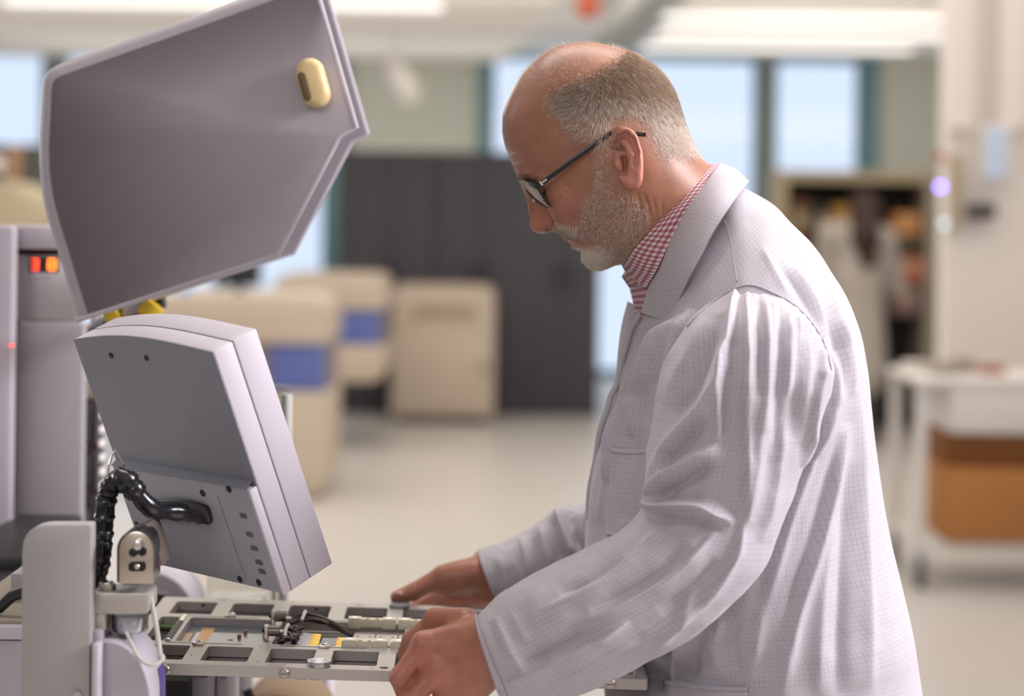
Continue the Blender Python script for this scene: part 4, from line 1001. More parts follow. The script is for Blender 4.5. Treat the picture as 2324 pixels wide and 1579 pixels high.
# tendons and knuckles of the near hand
for i in range(4): B.ell(nm[i]+np.array([0,-.006,.002]), (.009,.007,.009), None, .006)
for i in (0, 1, 2): B.cone(nm[i]+np.array([.004,-.008,.002]), Yp(1085,1462+18*i,1.886), .0030, .0018, .006)
B.cone(Yp(985,1398,1.936), Yp(1055,1398,1.918), .006, .007, .012)
# far hand (his right): palm side seen, thumb on the rear rail
fm = [Yp(1010,1352,2.345), Yp(1022,1366,2.338), Yp(1040,1378,2.33), Yp(1060,1386,2.322)]
fp = [Yp(946,1382,2.352), Yp(952,1398,2.345), Yp(968,1408,2.338), Yp(995,1412,2.328)]
fd = [Yp(924,1404,2.335), Yp(930,1414,2.327), Yp(948,1422,2.32), Yp(978,1424,2.312)]
ft = [Yp(916,1416,2.312), Yp(924,1424,2.305), Yp(942,1430,2.30), Yp(972,1430,2.295)]
hand(B, [Yp(1106,1280,2.325), Yp(1116,1300,2.33), Yp(1124,1322,2.33), Yp(1130,1338,2.322)], fm, fp, fd, ft,
     [Yp(1070,1297,2.302), Yp(1003,1308,2.298), Yp(938,1343,2.290), Yp(902,1354.5,2.283)], [.0098,.0102,.0096,.0086])
B.ell(Yp(1042,1315,2.298), (.028,.015,.018), np.array(Matrix.Rotation(.25, 3, 'Y')), .012)
B.chain([Yp(1000,1345,2.288), Yp(1035,1352,2.286), Yp(1072,1338,2.286)], [.0010,.0014,.0006], .004, True)
B.ell(Yp(1095,1352,2.312), (.022,.014,.0115), None, .012)
# thumb nails
for c, n_ in ((Yp(906,1347,2.280), None),): B.ell(c, (.0062,.006,.0022), np.array(Matrix.Rotation(-.25, 3, 'Y')), .001)
lo = np.array([-.14, 1.84, .95]); hi = np.array([.40, 2.40, 1.72])
BV, BQ = sdf_mesh(B, lo, hi, .00165)
BV = relax(BV, BQ, 2)
BN = vnormals(BV, BQ)
if (BN[np.argmax(BV[:, 2])])[2] < 0: BQ = BQ[:, ::-1]; BN = -BN
# ---- creases pressed into the skin (both sides alike)
mir = BV.copy(); mir[:, 1] = np.minimum(mir[:, 1], 2*Y0-mir[:, 1]); hp = topx(mir); sel = hp[:, 1] < 640
for pts_, amp, w in (([(1443,428),(1452,458),(1459,500),(1466,545)], 1.0, 3.2), ([(1458,436),(1472,468),(1480,515)], .8, 3.2), ([(1480,440),(1488,480),(1484,525)], .7, 3), ([(1500,455),(1504,485),(1496,520)], .6, 3),
    ([(1148,338),(1160,352),(1176,346)], .6, 2.6), ([(1163,378),(1174,374),(1188,366)], .8, 2.6), ([(1271,419),(1282,411),(1294,404)], .7, 2.6), ([(1273,425),(1286,423),(1299,422)], .7, 2.6), ([(1271,431),(1283,437),(1293,445)], .6, 2.6),
    ([(1246,448),(1262,449),(1276,440)], .9, 3.2), ([(1368,352),(1380,385),(1394,412)], .6, 2.8), ([(1360,362),(1371,395),(1384,418)], .5, 2.8), ([(1260,497),(1280,514),(1302,536)], .8, 4)):
    d, sd, t = pl_dist([tuple(q) for q in catmull(pts_, 16)], hp[sel, 0], hp[sel, 1]); g = np.exp(-(d/w)**2)*np.clip(np.minimum(t, 1-t)*5, 0, 1)
    BV[sel] -= BN[sel]*(g*amp*1e-3)[:, None]
BN = vnormals(BV, BQ)
# ---- skin pigment and painted nostril shade
pxy = topx(BV); U_, V_ = pxy[:, 0], pxy[:, 1]; cc = Y0-BV[:, 1]
def blob(x, y, r, c=None, rc=.03):
    g = np.exp(-((U_-x)**2+(V_-y)**2)/r**2)
    return g if c is None else g*np.exp(-((np.abs(cc)-c)/rc)**2)
skin = np.array([.335, .145, .084]); C = np.repeat(skin[None], len(BV), 0)
def mixc(C, col, w): w = np.clip(w, 0, 1)[:, None]; return C*(1-w)+np.array(col)*w
isear = np.clip((cc-.080)/.008, 0, 1)*np.clip(1-np.abs(V_-358)/78, 0, 1)**.3*((U_ > 1378) & (U_ < 1466))
C = mixc(C, (.66, .27, .21), isear*.9); C = mixc(C, (.55, .17, .14), blob(1448,330,26)*isear*.5)
C = mixc(C, (.50, .185, .14), blob(1222,505,26)*.5+blob(1290,470,45)*.35)
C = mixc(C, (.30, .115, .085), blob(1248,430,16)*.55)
C = mixc(C, (.42, .12, .11), np.exp(-((V_-547-.22*(U_-1300))/6)**2)*((U_ > 1292) & (U_ < 1336))*.9)
C = mixc(C, (.40, .235, .165), blob(1390,230,130)*.35)
C = mixc(C, (.36, .20, .15), blob(1385,540,60)*.35)
hn = (V_ > 1240).astype(float); C = mixc(C, (.43, .175, .115), hn*.6)
for p3, r in [(q, 20) for q in nm]+[(q, 14) for q in npp]:
    d = np.linalg.norm(BV-p3, axis=1); C = mixc(C, (.53, .19, .15), np.exp(-(d/(r/1000))**2)*.5)
d = np.abs(BV[:, 0]-Yp(900,1350,2.28)[0]); C = mixc(C, (.60, .33, .27), ((U_ > 889) & (U_ < 916) & (V_ < 1352) & (V_ > 1338) & (cc < -.1)).astype(float)*.6)
C = mixc(C, (.05, .012, .01), np.exp(-((U_-1240)**2+(V_-515.5)**2)/5.5**2)*np.exp(-((np.abs(cc)-.009)/.007)**2))  # near-black in the nostrils stands in for their shade
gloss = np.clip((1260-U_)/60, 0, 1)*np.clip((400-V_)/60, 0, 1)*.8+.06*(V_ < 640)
me = mesh_np('body', BV, BQ)
ca = me.color_attributes.new('pigment', 'FLOAT_COLOR', 'POINT'); ca.data.foreach_set('color', np.c_[C, gloss].astype(np.float32).ravel())
m_skin = bpy.data.materials.new('skin'); m_skin.use_nodes = True; nt = m_skin.node_tree; b = nt.nodes['Principled BSDF']
at = nt.nodes.new('ShaderNodeAttribute'); at.attribute_name = 'pigment'; tc = nt.nodes.new('ShaderNodeTexCoord')
n1 = nt.nodes.new('ShaderNodeTexNoise'); n1.inputs['Scale'].default_value = 60; n1.inputs['Detail'].default_value = 5
n2 = nt.nodes.new('ShaderNodeTexNoise'); n2.inputs['Scale'].default_value = 900; n2.inputs['Detail'].default_value = 3
for n_ in (n1, n2): nt.links.new(tc.outputs['Object'], n_.inputs['Vector'])
hs = nt.nodes.new('ShaderNodeMix'); hs.data_type = 'RGBA'; hs.blend_type = 'MULTIPLY'; hs.inputs[0].default_value = 1
cr = nt.nodes.new('ShaderNodeMapRange'); cr.inputs[1].default_value = .3; cr.inputs[2].default_value = .7; cr.inputs[3].default_value = .86; cr.inputs[4].default_value = 1.12
nt.links.new(n1.outputs['Fac'], cr.inputs[0]); nt.links.new(at.outputs['Color'], hs.inputs[6]); nt.links.new(cr.outputs[0], hs.inputs[7]); nt.links.new(hs.outputs[2], b.inputs['Base Color'])
bp = nt.nodes.new('ShaderNodeBump'); bp.inputs['Strength'].default_value = .22; bp.inputs['Distance'].default_value = .0006
nt.links.new(n2.outputs['Fac'], bp.inputs['Height']); nt.links.new(bp.outputs[0], b.inputs['Normal'])
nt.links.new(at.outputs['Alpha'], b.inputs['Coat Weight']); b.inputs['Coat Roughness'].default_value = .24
b.inputs['Roughness'].default_value = .42; b.inputs['Specular IOR Level'].default_value = .5
b.inputs['Subsurface Weight'].default_value = .25; b.inputs['Subsurface Radius'].default_value = (.004, .0015, .0008); b.inputs['Subsurface Scale'].default_value = 1
body = link('body', me, m_skin, man)
# ------------------------------------------------------------------ checked lab coat
def cloth_material(name, base, line, period, lw, strength, sheen=.25):
    m = bpy.data.materials.new(name); m.use_nodes = True; nt = m.node_tree; b = nt.nodes['Principled BSDF']; N = nt.nodes.new; L = nt.links.new
    uv = N('ShaderNodeUVMap'); sx = N('ShaderNodeSeparateXYZ'); L(uv.outputs[0], sx.inputs[0])
    def mth(op, a, b_=None):
        n = N('ShaderNodeMath'); n.operation = op
        for i, v in enumerate((a, b_)):
            if v is None: continue
            if isinstance(v, (int, float)): n.inputs[i].default_value = v
            else: L(v, n.inputs[i])
        return n.outputs[0]
    tc = N('ShaderNodeTexCoord')
    nz = N('ShaderNodeTexNoise'); nz.inputs['Scale'].default_value = 55; nz.inputs['Detail'].default_value = 2; L(uv.outputs[0], nz.inputs['Vector'])
    lines = None
    for ax, per, st, off in ((0, period, 1, 0), (1, period, .9, 0), (0, period*4, .7, .06), (1, period*3, .5, .08)):
        fr = mth('FRACT', mth('ADD', mth('DIVIDE', sx.outputs[ax], per), off)); d = mth('ABSOLUTE', mth('SUBTRACT', fr, .5)); w = lw/per/2
        g = mth('SUBTRACT', 1, mth('MINIMUM', mth('DIVIDE', d, w*1.6), 1))
        g = mth('MULTIPLY', g, st); lines = g if lines is None else mth('MAXIMUM', lines, g)
    mr = N('ShaderNodeMapRange'); mr.inputs[1].default_value = .35; mr.inputs[2].default_value = .65; mr.inputs[3].default_value = .45; mr.inputs[4].default_value = 1; L(nz.outputs['Fac'], mr.inputs[0])
    fac = mth('MULTIPLY', mth('MULTIPLY', lines, mr.outputs[0]), strength)
    mx = N('ShaderNodeMix'); mx.data_type = 'RGBA'; L(fac, mx.inputs[0]); mx.inputs[6].default_value = (*base, 1); mx.inputs[7].default_value = (*line, 1); L(mx.outputs[2], b.inputs['Base Color'])
    b.inputs['Roughness'].default_value = .85; b.inputs['Specular IOR Level'].default_value = .2; b.inputs['Sheen Weight'].default_value = sheen; b.inputs['Sheen Roughness'].default_value = .5
    wv = N('ShaderNodeTexNoise'); wv.inputs['Scale'].default_value = 1500; L(uv.outputs[0], wv.inputs['Vector'])
    cr = N('ShaderNodeTexNoise'); cr.inputs['Scale'].default_value = 70; cr.inputs['Detail'].default_value = 4; L(uv.outputs[0], cr.inputs['Vector'])
    hsum = mth('ADD', mth('MULTIPLY', wv.outputs['Fac'], .16), mth('MULTIPLY', cr.outputs['Fac'], .45))
    bp = N('ShaderNodeBump'); bp.inputs['Strength'].default_value = .4; bp.inputs['Distance'].default_value = .0012; L(hsum, bp.inputs['Height']); L(bp.outputs[0], b.inputs['Normal'])
    out = nt.nodes['Material Output']; tl = N('ShaderNodeBsdfTranslucent'); tl.inputs[0].default_value = (*base, 1); L(bp.outputs[0], tl.inputs['Normal'])
    ms = N('ShaderNodeMixShader'); ms.inputs[0].default_value = .14; L(b.outputs[0], ms.inputs[1]); L(tl.outputs[0], ms.inputs[2]); L(ms.outputs[0], out.inputs['Surface'])
    return m
m_coat = cloth_material('checked_lab_cloth', (.56, .535, .575), (.20, .17, .20), .0049, .00042, .72)
def loft(st, nv, nu, expo=2.2):
    "stations: (Lx,Ly, Rx,Ry, Yc, near, far) -> (nv,nu,3) grid, theta=0 at L, near side first"
    st = np.array(st, float); s = catmull(st, nv); th = np.linspace(0, 2*math.pi, nu, endpoint=False)
    G = np.zeros((nv, nu, 3)); cs, sn = np.cos(th), np.sin(th)
    sg = lambda v, e: np.sign(v)*np.abs(v)**e
    ex = expo if hasattr(expo, '__len__') else [expo]*len(st); ex = np.interp(np.linspace(0, len(st)-1, nv), range(len(st)), ex)
    for i, (lx, ly, rx, ry, yc, dn, df) in enumerate(s):
        L_, R_ = PN(lx, ly, yc), PN(rx, ry, yc); C_ = (L_+R_)/2; a = (L_-R_)/2
        e = 2/ex[i]; c1, s1 = sg(cs, e), sg(sn, e)
        G[i] = C_+c1[:, None]*a; G[i, :, 1] += np.where(sn > 0, -dn, -df)*s1
    return G
def gnormals(G):
    du = np.roll(G, -1, 1)-np.roll(G, 1, 1); dv = np.gradient(G, axis=0); n = np.cross(du, dv)
    n /= np.maximum(np.linalg.norm(n, axis=2, keepdims=True), 1e-12)
    c = G.mean(1, keepdims=True); s = ((G-c)*n).sum((1, 2)); n *= np.where(s < 0, -1, 1)[:, None, None]
    return n
def guv(G, ref):
    d = np.linalg.norm(np.roll(G, -1, 1)-G, axis=2); cu = np.concatenate([np.zeros((len(G), 1)), np.cumsum(d, 1)[:, :-1]], 1)
    cu = cu-cu[:, ref:ref+1]; dv = np.linalg.norm(np.diff(G[:, ref], axis=0), axis=1); cv = np.concatenate([[0], np.cumsum(dv)])
    return np.stack([cu, np.repeat(cv[:, None], G.shape[1], 1)], -1)
def resample(G, k=3):
    for _ in range(k): G[:, :] = .25*np.roll(G, 1, 1)+.5*G+.25*np.roll(G, -1, 1)
    return G
def folds(G, items, face=.05, gain=2.0):
    "push the cloth along its normal: ridges (r), valleys (v), one-sided pleats (p) given as polylines on the near side"
    n = gnormals(G); px = topx(G.reshape(-1, 3)); U, V = px[:, 0], px[:, 1]; D = np.zeros(len(U))
    fac = np.clip((-n[..., 1].ravel()+.15)/.4, 0, 1)
    for it in items:
        kind, pts, amp, w = it[:4]; w2 = it[4] if len(it) > 4 else w
        P_ = np.array(pts, float); m = (U > P_[:, 0].min()-70) & (U < P_[:, 0].max()+70) & (V > P_[:, 1].min()-70) & (V < P_[:, 1].max()+70) & (fac > 0)
        if not m.any(): continue
        cp = catmull(P_, max(6, 5*len(P_))) if len(P_) > 2 else P_
        d, sd, t = pl_dist([tuple(q) for q in cp], U[m], V[m]); tp = np.clip(np.minimum(t, 1-t)*4.5, 0, 1)**.7
        if kind == 'p':  g = np.where(sd > 0, np.exp(-(d/w)), np.exp(-(d/w2)**2))
        else: g = np.exp(-np.abs(d/w)**1.5)
        D[m] += (-1 if kind == 'v' else 1)*amp*gain*1e-3*g*tp
    D = (D*fac).reshape(G.shape[:2])
    for _ in range(2):
        D = .25*np.roll(D, 1, 1)+.5*D+.25*np.roll(D, -1, 1); D[1:-1] = .25*D[:-2]+.5*D[1:-1]+.25*D[2:]
    return G+n*D[..., None]
def noise3(P3, scale, seed, octv=2):
    r = np.random.default_rng(seed); out = np.zeros(P3.shape[:-1])
    for o in range(octv):
        for _ in range(7):
            k = r.normal(0, 1, 3)*scale*(1.9**o); out += np.sin(P3@k*6.283+r.random()*6.28)/(7**.5*1.9**o)
    return out
yN = Y0
TOR = [ # front, back contour in the photograph's frame, centre depth, near and far half width
 (1490,690,1640,400,yN,.072,.072), (1468,704,1692,432,yN,.108,.108), (1454,722,1752,470,yN,.146,.146), (1438,756,1812,530,yN,.180,.18), (1421,797,1866,598,yN,.199,.2),
 (1406,840,1912,668,yN,.208,.21), (1396,890,1943,745,yN,.206,.212), (1378,945,1957,835,yN,.20,.212), (1360,1005,1965,920,yN,.194,.212), (1345,1075,1975,1005,yN,.190,.21),
 (1334,1150,1990,1090,yN,.188,.21), (1326,1235,2008,1180,yN,.190,.21), (1332,1310,2024,1262,yN,.193,.212), (1392,1385,2038,1340,yN,.195,.214), (1458,1436,2047,1392,yN,.197,.216), (1462,1476,2055,1436,yN,.198,.217), (1404,1508,2062,1474,yN,.200,.218), (1376,1560,2072,1530,yN,.202,.22),
 (1376,1650,2092,1650,yN,.207,.222), (1384,1900,2120,1900,yN,.21,.225), (1390,2200,2150,2200,yN,.215,.23), (1396,2480,2172,2480,yN,.22,.235)]
G = loft(TOR, 520, 560, [2.1]*4+[2.2]*3+[2.35]*15)
UVt = guv(resample(G.copy()), 140)
q = topx(G.reshape(-1, 3)).reshape(*G.shape[:2], 2)
nn = gnormals(G)
G += nn*(noise3(G*np.array([1, .6, .45]), 5.5, 3)*.0016+noise3(G*np.array([1, .6, .3]), 16, 5)*.0003)[..., None]
# skirt folds that hang from the hips
low = np.clip((q[..., 1]-1500)/500, 0, 1); G += nn*(low*np.sin(np.linspace(0, 2*math.pi, 560)*13)[None]*.006)[..., None]
tor_f = [
 ('r', [(1884,925),(1846,1030),(1806,1140),(1766,1268),(1728,1402),(1706,1549)], 5.5, 12), ('v', [(1862,960),(1822,1075),(1780,1200),(1742,1330),(1715,1470)], 4.0, 13),
 ('r', [(1922,960),(1890,1120),(1845,1280),(1800,1430),(1775,1590)], 6, 14), ('v', [(1905,985),(1868,1150),(1820,1310),(1776,1470)], 4.5, 14),
 ('r', [(1948,880),(1956,1120),(1968,1360),(1978,1579)], 4.0, 16), ('r', [(1895,1180),(1872,1300),(1862,1450),(1858,1579)], 2.5, 14), ('v', [(1925,1050),(1915,1250),(1905,1450),(1900,1579)], 4.0, 18),
 ('p', [(1889,795),(1893,853),(1884,921),(1862,985),(1836,1030)], 5, 10, 26),
 ('r', [(1905,720),(1925,800),(1935,900)], 3.0, 12), ('r', [(1880,640),(1908,740),(1922,850)], 2.2, 10), ('v', [(1868,690),(1898,790),(1908,900)], 3, 10),
 ('r', [(1800,600),(1850,680),(1890,760)], 2.0, 11), ('v', [(1770,600),(1822,680),(1862,745)], 1.8, 10), ('r', [(1730,560),(1760,620),(1790,670)], 1.2, 9),
 # front panel drapes
 ('p', [(1566,700),(1546,765),(1527,830),(1512,925)], 7.5, 9, 20), ('p', [(1547,716),(1509,773),(1475,849),(1446,915),(1432,990)], 7.5, 8, 20), ('p', [(1530,727),(1475,811),(1425,898),(1391,1001),(1372,1090)], 7, 8, 18),
 ('v', [(1500,740),(1450,830),(1405,930)], 3, 10), ('r', [(1494,868),(1488,930),(1480,1010)], 3.0, 8), ('r', [(1462,900),(1446,960),(1444,1010)], 2, 8),
 ('r', [(1392,1030),(1372,1100),(1356,1190)], 1.5, 8), ('v', [(1405,1190),(1390,1260),(1380,1300)], 1.5, 9), ('r', [(1360,1010),(1346,1100),(1338,1200)], 1.5, 7), ('r', [(1430,1180),(1400,1215),(1370,1240)], 2, 9),
 # below the sleeve
 ('v', [(1510,1460),(1505,1520),(1500,1579)], 5, 16), ('r', [(1545,1440),(1538,1510),(1535,1579)], 4, 14), ('v', [(1590,1430),(1575,1490),(1578,1560)], 3.5, 14), ('r', [(1640,1400),(1622,1450),(1640,1540)], 3, 13), ('v', [(1668,1400),(1664,1470),(1676,1530)], 2.5, 10),
]
G = folds(G, tor_f)
coat_root = grid_mesh('lab_coat', G, m_coat, man, UVt, closed_u=True)
coat_root['label'] = 'pale lilac grey lab coat with a fine dark grid'
from mathutils.bvhtree import BVHTree
def bvh_of(o):
    me = o.data; off = wpos(o)
    return BVHTree.FromPolygons([v.co.copy() for v in me.vertices], [tuple(p.vertices) for p in me.polygons])
bt = bvh_of(coat_root)
# ---- near sleeve
SL = [(1668,650,1722,650,1.985,.012,.02), (1622,676,1772,668,1.960,.036,.03), (1570,722,1826,708,1.941,.058,.04), (1526,782,1864,768,1.932,.072,.05), (1498,850,1884,838,1.930,.079,.055), (1482,930,1878,905,1.933,.081,.06),
 (1470,1010,1852,975,1.929,.080,.06), (1466,1080,1826,1045,1.925,.078,.06), (1464,1140,1796,1125,1.920,.077,.06), (1440,1178,1764,1208,1.913,.075,.058), (1395,1212,1722,1298,1.905,.072,.055), (1340,1240,1656,1370,1.899,.068,.05),
 (1270,1274,1566,1440,1.893,.063,.046), (1200,1310,1460,1500,1.889,.058,.042), (1140,1348,1352,1556,1.887,.054,.038), (1102,1382,1240,1592,1.887,.050,.034), (1086,1396,1170,1586,1.888,.046,.030), (1081,1400,1140,1574,1.889,.043,.028)]
G2 = loft(SL, 460, 380, 2.2)
UVs = guv(resample(G2.copy()), 95)
nn = gnormals(G2); G2 += nn*(noise3(G2, 8, 8)*.0009+noise3(G2, 22, 9)*.00015)[..., None]
sl_f = [
 ('p', [(1672,648),(1665,697),(1654,765),(1640,838),(1634,906),(1631,1008)], 7.5, 18, 7), ('p', [(1697,1190),(1693,1096),(1694,982),(1696,868),(1697,754),(1695,650)], 5.0, 20, 8),
 ('v', [(1664,720),(1662,820),(1662,930),(1664,1020)], 2.0, 14),
 ('v', [(1640,720),(1612,800),(1575,880),(1535,950)], 4.5, 18), ('p', [(1654,784),(1616,876),(1562,952),(1513,1016),(1471,1088)], 6.0, 9, 22), ('r', [(1600,720),(1570,790),(1535,860),(1510,920)], 3.0, 18),
 ('v', [(1600,950),(1550,1010),(1500,1062)], 5, 13),
 ('p', [(1632,1008),(1593,1031),(1551,1058),(1505,1088),(1483,1115),(1476,1153)], 8, 9, 20), ('v', [(1620,1050),(1570,1080),(1520,1112),(1495,1140)], 5, 13),
 ('p', [(1448,1151),(1490,1158),(1532,1151),(1570,1153),(1623,1172),(1664,1193)], 8, 9, 20), ('v', [(1470,1175),(1530,1176),(1580,1178),(1640,1200)], 4, 10), ('v', [(1500,1135),(1550,1132),(1600,1135)], 4, 10),
 ('r', [(1738,672),(1744,760),(1742,860),(1735,980)], 2.6, 11), ('v', [(1722,680),(1724,780),(1722,900)], 2.2, 11), ('v', [(1764,690),(1770,780),(1766,900),(1756,1030)], 2.6, 12), ('r', [(1790,705),(1796,790),(1790,900)], 2.4, 11), ('r', [(1756,680),(1759,715),(1760,750)], 1.2, 6), ('r', [(1812,712),(1815,745),(1816,780)], 1.4, 7),
 ('v', [(1817,740),(1812,800),(1802,906),(1798,1000)], 2.2, 16), ('r', [(1836,760),(1836,830),(1826,930),(1815,1010)], 1.5, 12),
 ('p', [(1822,1060),(1832,1005),(1845,921),(1858,853),(1872,790)], 5.5, 16, 7), ('v', [(1868,850),(1858,920),(1846,985)], 1.8, 9),
 ('r', [(1735,900),(1725,1000),(1710,1100),(1690,1200)], 3, 16), ('r', [(1780,950),(1768,1050),(1750,1150),(1725,1230)], 2.5, 14), 
 # elbow and forearm
 ('p', [(1454,1444),(1540,1400),(1609,1345),(1665,1262),(1690,1170)], 5.5, 18, 8), ('p', [(1470,1476),(1510,1436),(1545,1388),(1580,1335)], 4.0, 13, 6), ('v', [(1630,1270),(1575,1335),(1500,1392)], 4.0, 15),
 ('p', [(1300,1418),(1385,1385),(1450,1352),(1510,1318),(1575,1262),(1628,1205)], 4.5, 15, 8), ('v', [(1340,1385),(1430,1340),(1500,1295),(1560,1230)], 3.2, 15),
 ('p', [(1235,1385),(1320,1345),(1400,1300),(1462,1240),(1505,1190)], 3.6, 14, 8), ('v', [(1270,1350),(1350,1310),(1415,1262)], 2.4, 13),
 ('p', [(1150,1549),(1234,1508),(1306,1477),(1360,1449),(1425,1409)], 7.5, 12, 4), ('v', [(1180,1515),(1260,1478),(1345,1432)], 2.6, 13), ('r', [(1255,1545),(1330,1512),(1410,1470),(1480,1440)], 2.6, 10),
 ('r', [(1126,1398),(1142,1442),(1166,1492),(1196,1530)], 1.5, 12), ('v', [(1108,1408),(1124,1460),(1152,1520)], 1.2, 11), ('r', [(1158,1384),(1176,1420),(1200,1462)], 1.0, 12), 
]
G2 = folds(G2, sl_f)
# gathers along the armhole
seam = [(1560,742),(1610,692),(1688,648),(1752,664),(1818,706),(1868,775),(1886,840)]
pxs = topx(G2.reshape(-1, 3)); d, sd, t = pl_dist([tuple(v) for v in catmull(seam, 40)], pxs[:, 0], pxs[:, 1])
g = np.exp(-(d/26)**2)*np.sin(t*105+3*np.sin(t*17))*(t > .34)*(G2[..., 1].ravel() < 1.96)
G2 = G2+gnormals(G2)*(g*.0006).reshape(G2.shape[:2])[..., None]
sl = grid_mesh('sleeve', G2, m_coat, coat_root, UVs, closed_u=True)
# cuff: turned hem with thickness
def cuff(G, k, ref, name, w=.004):
    R_ = G[-k:].copy(); n = gnormals(G)[-k:]; top = R_+n*.0018; inner = R_[::-1]-n[::-1]*.0012
    V = np.concatenate([top, top[-1:]*.5+inner[:1]*.5+(G[-1:]-G[-2:-1])*.6, inner], 0)
    return grid_mesh(name, V, m_coat, coat_root, guv(V, ref), closed_u=True)
cuff(G2, 26, 95, 'cuff')
# ---- far sleeve
SF = [(1590,760,1720,760,2.30,.05,.06), (1480,900,1700,930,2.335,.055,.06), (1400,1040,1610,1120,2.345,.055,.06), (1338,1136,1500,1250,2.345,.055,.055), (1295,1146,1430,1300,2.34,.054,.052), (1262,1154,1370,1335,2.335,.050,.05), (1228,1180,1300,1352,2.33,.046,.046), (1190,1208,1240,1362,2.325,.043,.043), (1140,1230,1185,1366,2.32,.041,.041), (1086,1250,1132,1364,2.318,.040,.040)]
G3 = loft(SF, 260, 260, 2.2); UVf = guv(resample(G3.copy()), 65)
nn = gnormals(G3); G3 += nn*(noise3(G3, 10, 21)*.0008+noise3(G3, 24, 22)*.0002)[..., None]
G3 = folds(G3, [('p', [(1262,1154),(1272,1190),(1284,1230),(1302,1272)], 7, 9, 18), ('v', [(1290,1160),(1300,1210),(1318,1250)], 5, 12), ('p', [(1178,1216),(1190,1262),(1196,1310)], 2.5, 6, 9), ('r', [(1325,1150),(1318,1200),(1330,1260)], 4, 10), ('r', [(1225,1190),(1236,1240),(1250,1290)], 3, 10), ('v', [(1210,1220),(1216,1260),(1226,1310)], 2.5, 9), ('v', [(1252,1180),(1262,1230),(1278,1280)], 3, 9), ('r', [(1130,1260),(1140,1300),(1156,1345)], 1.5, 8)])
grid_mesh('sleeve', G3, m_coat, coat_root, UVf, closed_u=True)
cuff(G3, 20, 65, 'cuff')

# ---- pieces that lie on the coat: traced on its surface
def onto(px, py, off, tree=None):
    o = Vector((0, 0, EYE)); d = (P(px, py, 1.0)-o).normalized(); h = (tree or bt).ray_cast(o, d)
    if h[0] is None: return None
    n = h[1]; n = -n if n.dot(d) > 0 else n
    return np.array(h[0]+n*off)
def patch(name, rows, off, par, m=None, thick=.0009, tree=None, uvs=None):
    "rows: list of polylines (same length) of pixels on the cloth; builds a thin sewn-on piece"
    A = np.array([[onto(x, y, off, tree) for x, y in r] for r in rows], float)
    n = np.cross(np.gradient(A, axis=1), np.gradient(A, axis=0)); n /= np.maximum(np.linalg.norm(n, axis=2, keepdims=True), 1e-12)
    s = 1 if n[..., 1].mean() < 0 else -1; n *= s
    nr, nc = A.shape[:2]; Bk = A-n*thick
    uv = np.stack([np.concatenate([np.zeros((nr, 1)), np.cumsum(np.linalg.norm(np.diff(A, axis=1), axis=2), 1)], 1), np.concatenate([np.zeros((1, nc)), np.cumsum(np.linalg.norm(np.diff(A, axis=0), axis=2), 0)], 0)], -1)
    V = np.concatenate([A.reshape(-1, 3), Bk.reshape(-1, 3)]); idx = np.arange(nr*nc).reshape(nr, nc); o2 = nr*nc
    qd = lambda a, b, c, d: np.stack([a, b, c, d], -1).reshape(-1, 4)
    Q = [qd(idx[:-1, :-1], idx[:-1, 1:], idx[1:, 1:], idx[1:, :-1]), qd(idx[:-1, :-1], idx[1:, :-1], idx[1:, 1:], idx[:-1, 1:])+o2]
    for e in (idx[0], idx[-1][::-1], idx[:, 0][::-1], idx[:, -1]): Q.append(np.stack([e[1:], e[:-1], e[:-1]+o2, e[1:]+o2], -1))
    me = mesh_np(name, V, np.concatenate(Q)); l = me.uv_layers.new(name='UVMap'); li = np.empty(len(me.loops), np.int32); me.loops.foreach_get('vertex_index', li)
    l.data.foreach_set('uv', np.concatenate([uv.reshape(-1, 2)]*2)[li].astype(np.float32).ravel())
    return link(name, me, m or m_coat, par)
def quad_rows(tl, tr, br_, bl, nr, nc, sagt=0, sagb=0):
    rows = []
    for i in range(nr):
        t = i/(nr-1); r = []
        for j in range(nc):
            s = j/(nc-1); top = np.array(tl)*(1-s)+np.array(tr)*s; bot = np.array(bl)*(1-s)+np.array(br_)*s
            p = top*(1-t)+bot*t; p[1] += (sagt*(1-t)+sagb*t)*4*s*(1-s); r.append(tuple(p))
        rows.append(r)
    return rows
patch('chest_pocket', quad_rows((1393,1020), (1482,1020), (1474,1225), (1378,1215), 40, 20, 5), .0022, coat_root)
patch('pocket_hem', quad_rows((1391,1015), (1482,1016), (1482,1026), (1391,1026), 4, 20, 5, 5), .0032, coat_root, thick=.0014)
patch('hip_pocket', quad_rows((1474,1530), (1697,1562), (1697,1650), (1474,1640), 24, 50, 14), .003, coat_root)
patch('pocket_welt', quad_rows((1472,1530), (1698,1558), (1698,1568), (1472,1541), 5, 50, 14, 14), .0045, coat_root, thick=.002)
# yoke seam on the shoulder
ys = [(1644,500),(1653,530),(1660,560),(1666,600),(1672,640)]
yc_ = catmull(ys, 24); patch('yoke_seam', [[(x-1.5+k*1.3, y+k*.2) for k in range(4)] for x, y in yc_], .0002, coat_root, thick=.0006)
# armhole seam: a narrow felled strip
bts = bvh_of(sl)
def both_tree(px, py, off):
    a, b_ = onto(px, py, off, bt), onto(px, py, off, bts)
    if a is None: return b_
    if b_ is None: return a
    return a if a[1] < b_[1] else b_
sm = catmull(seam, 70); tng = np.gradient(sm, axis=0); nrm = np.stack([tng[:, 1], -tng[:, 0]], 1); nrm /= np.linalg.norm(nrm, axis=1, keepdims=True)
pts = [both_tree(x, y, .0008) for x, y in sm]
pts = [p for p in pts if p is not None]
A_ = np.array(pts); 
for _ in range(4): A_[1:-1] = .25*A_[:-2]+.5*A_[1:-1]+.25*A_[2:]
MB().tube([Vector(p) for p in A_], [.0008+.0003*math.sin(i*1.9) for i in range(len(A_))], 8).build('armhole_seam', m_coat, coat_root)
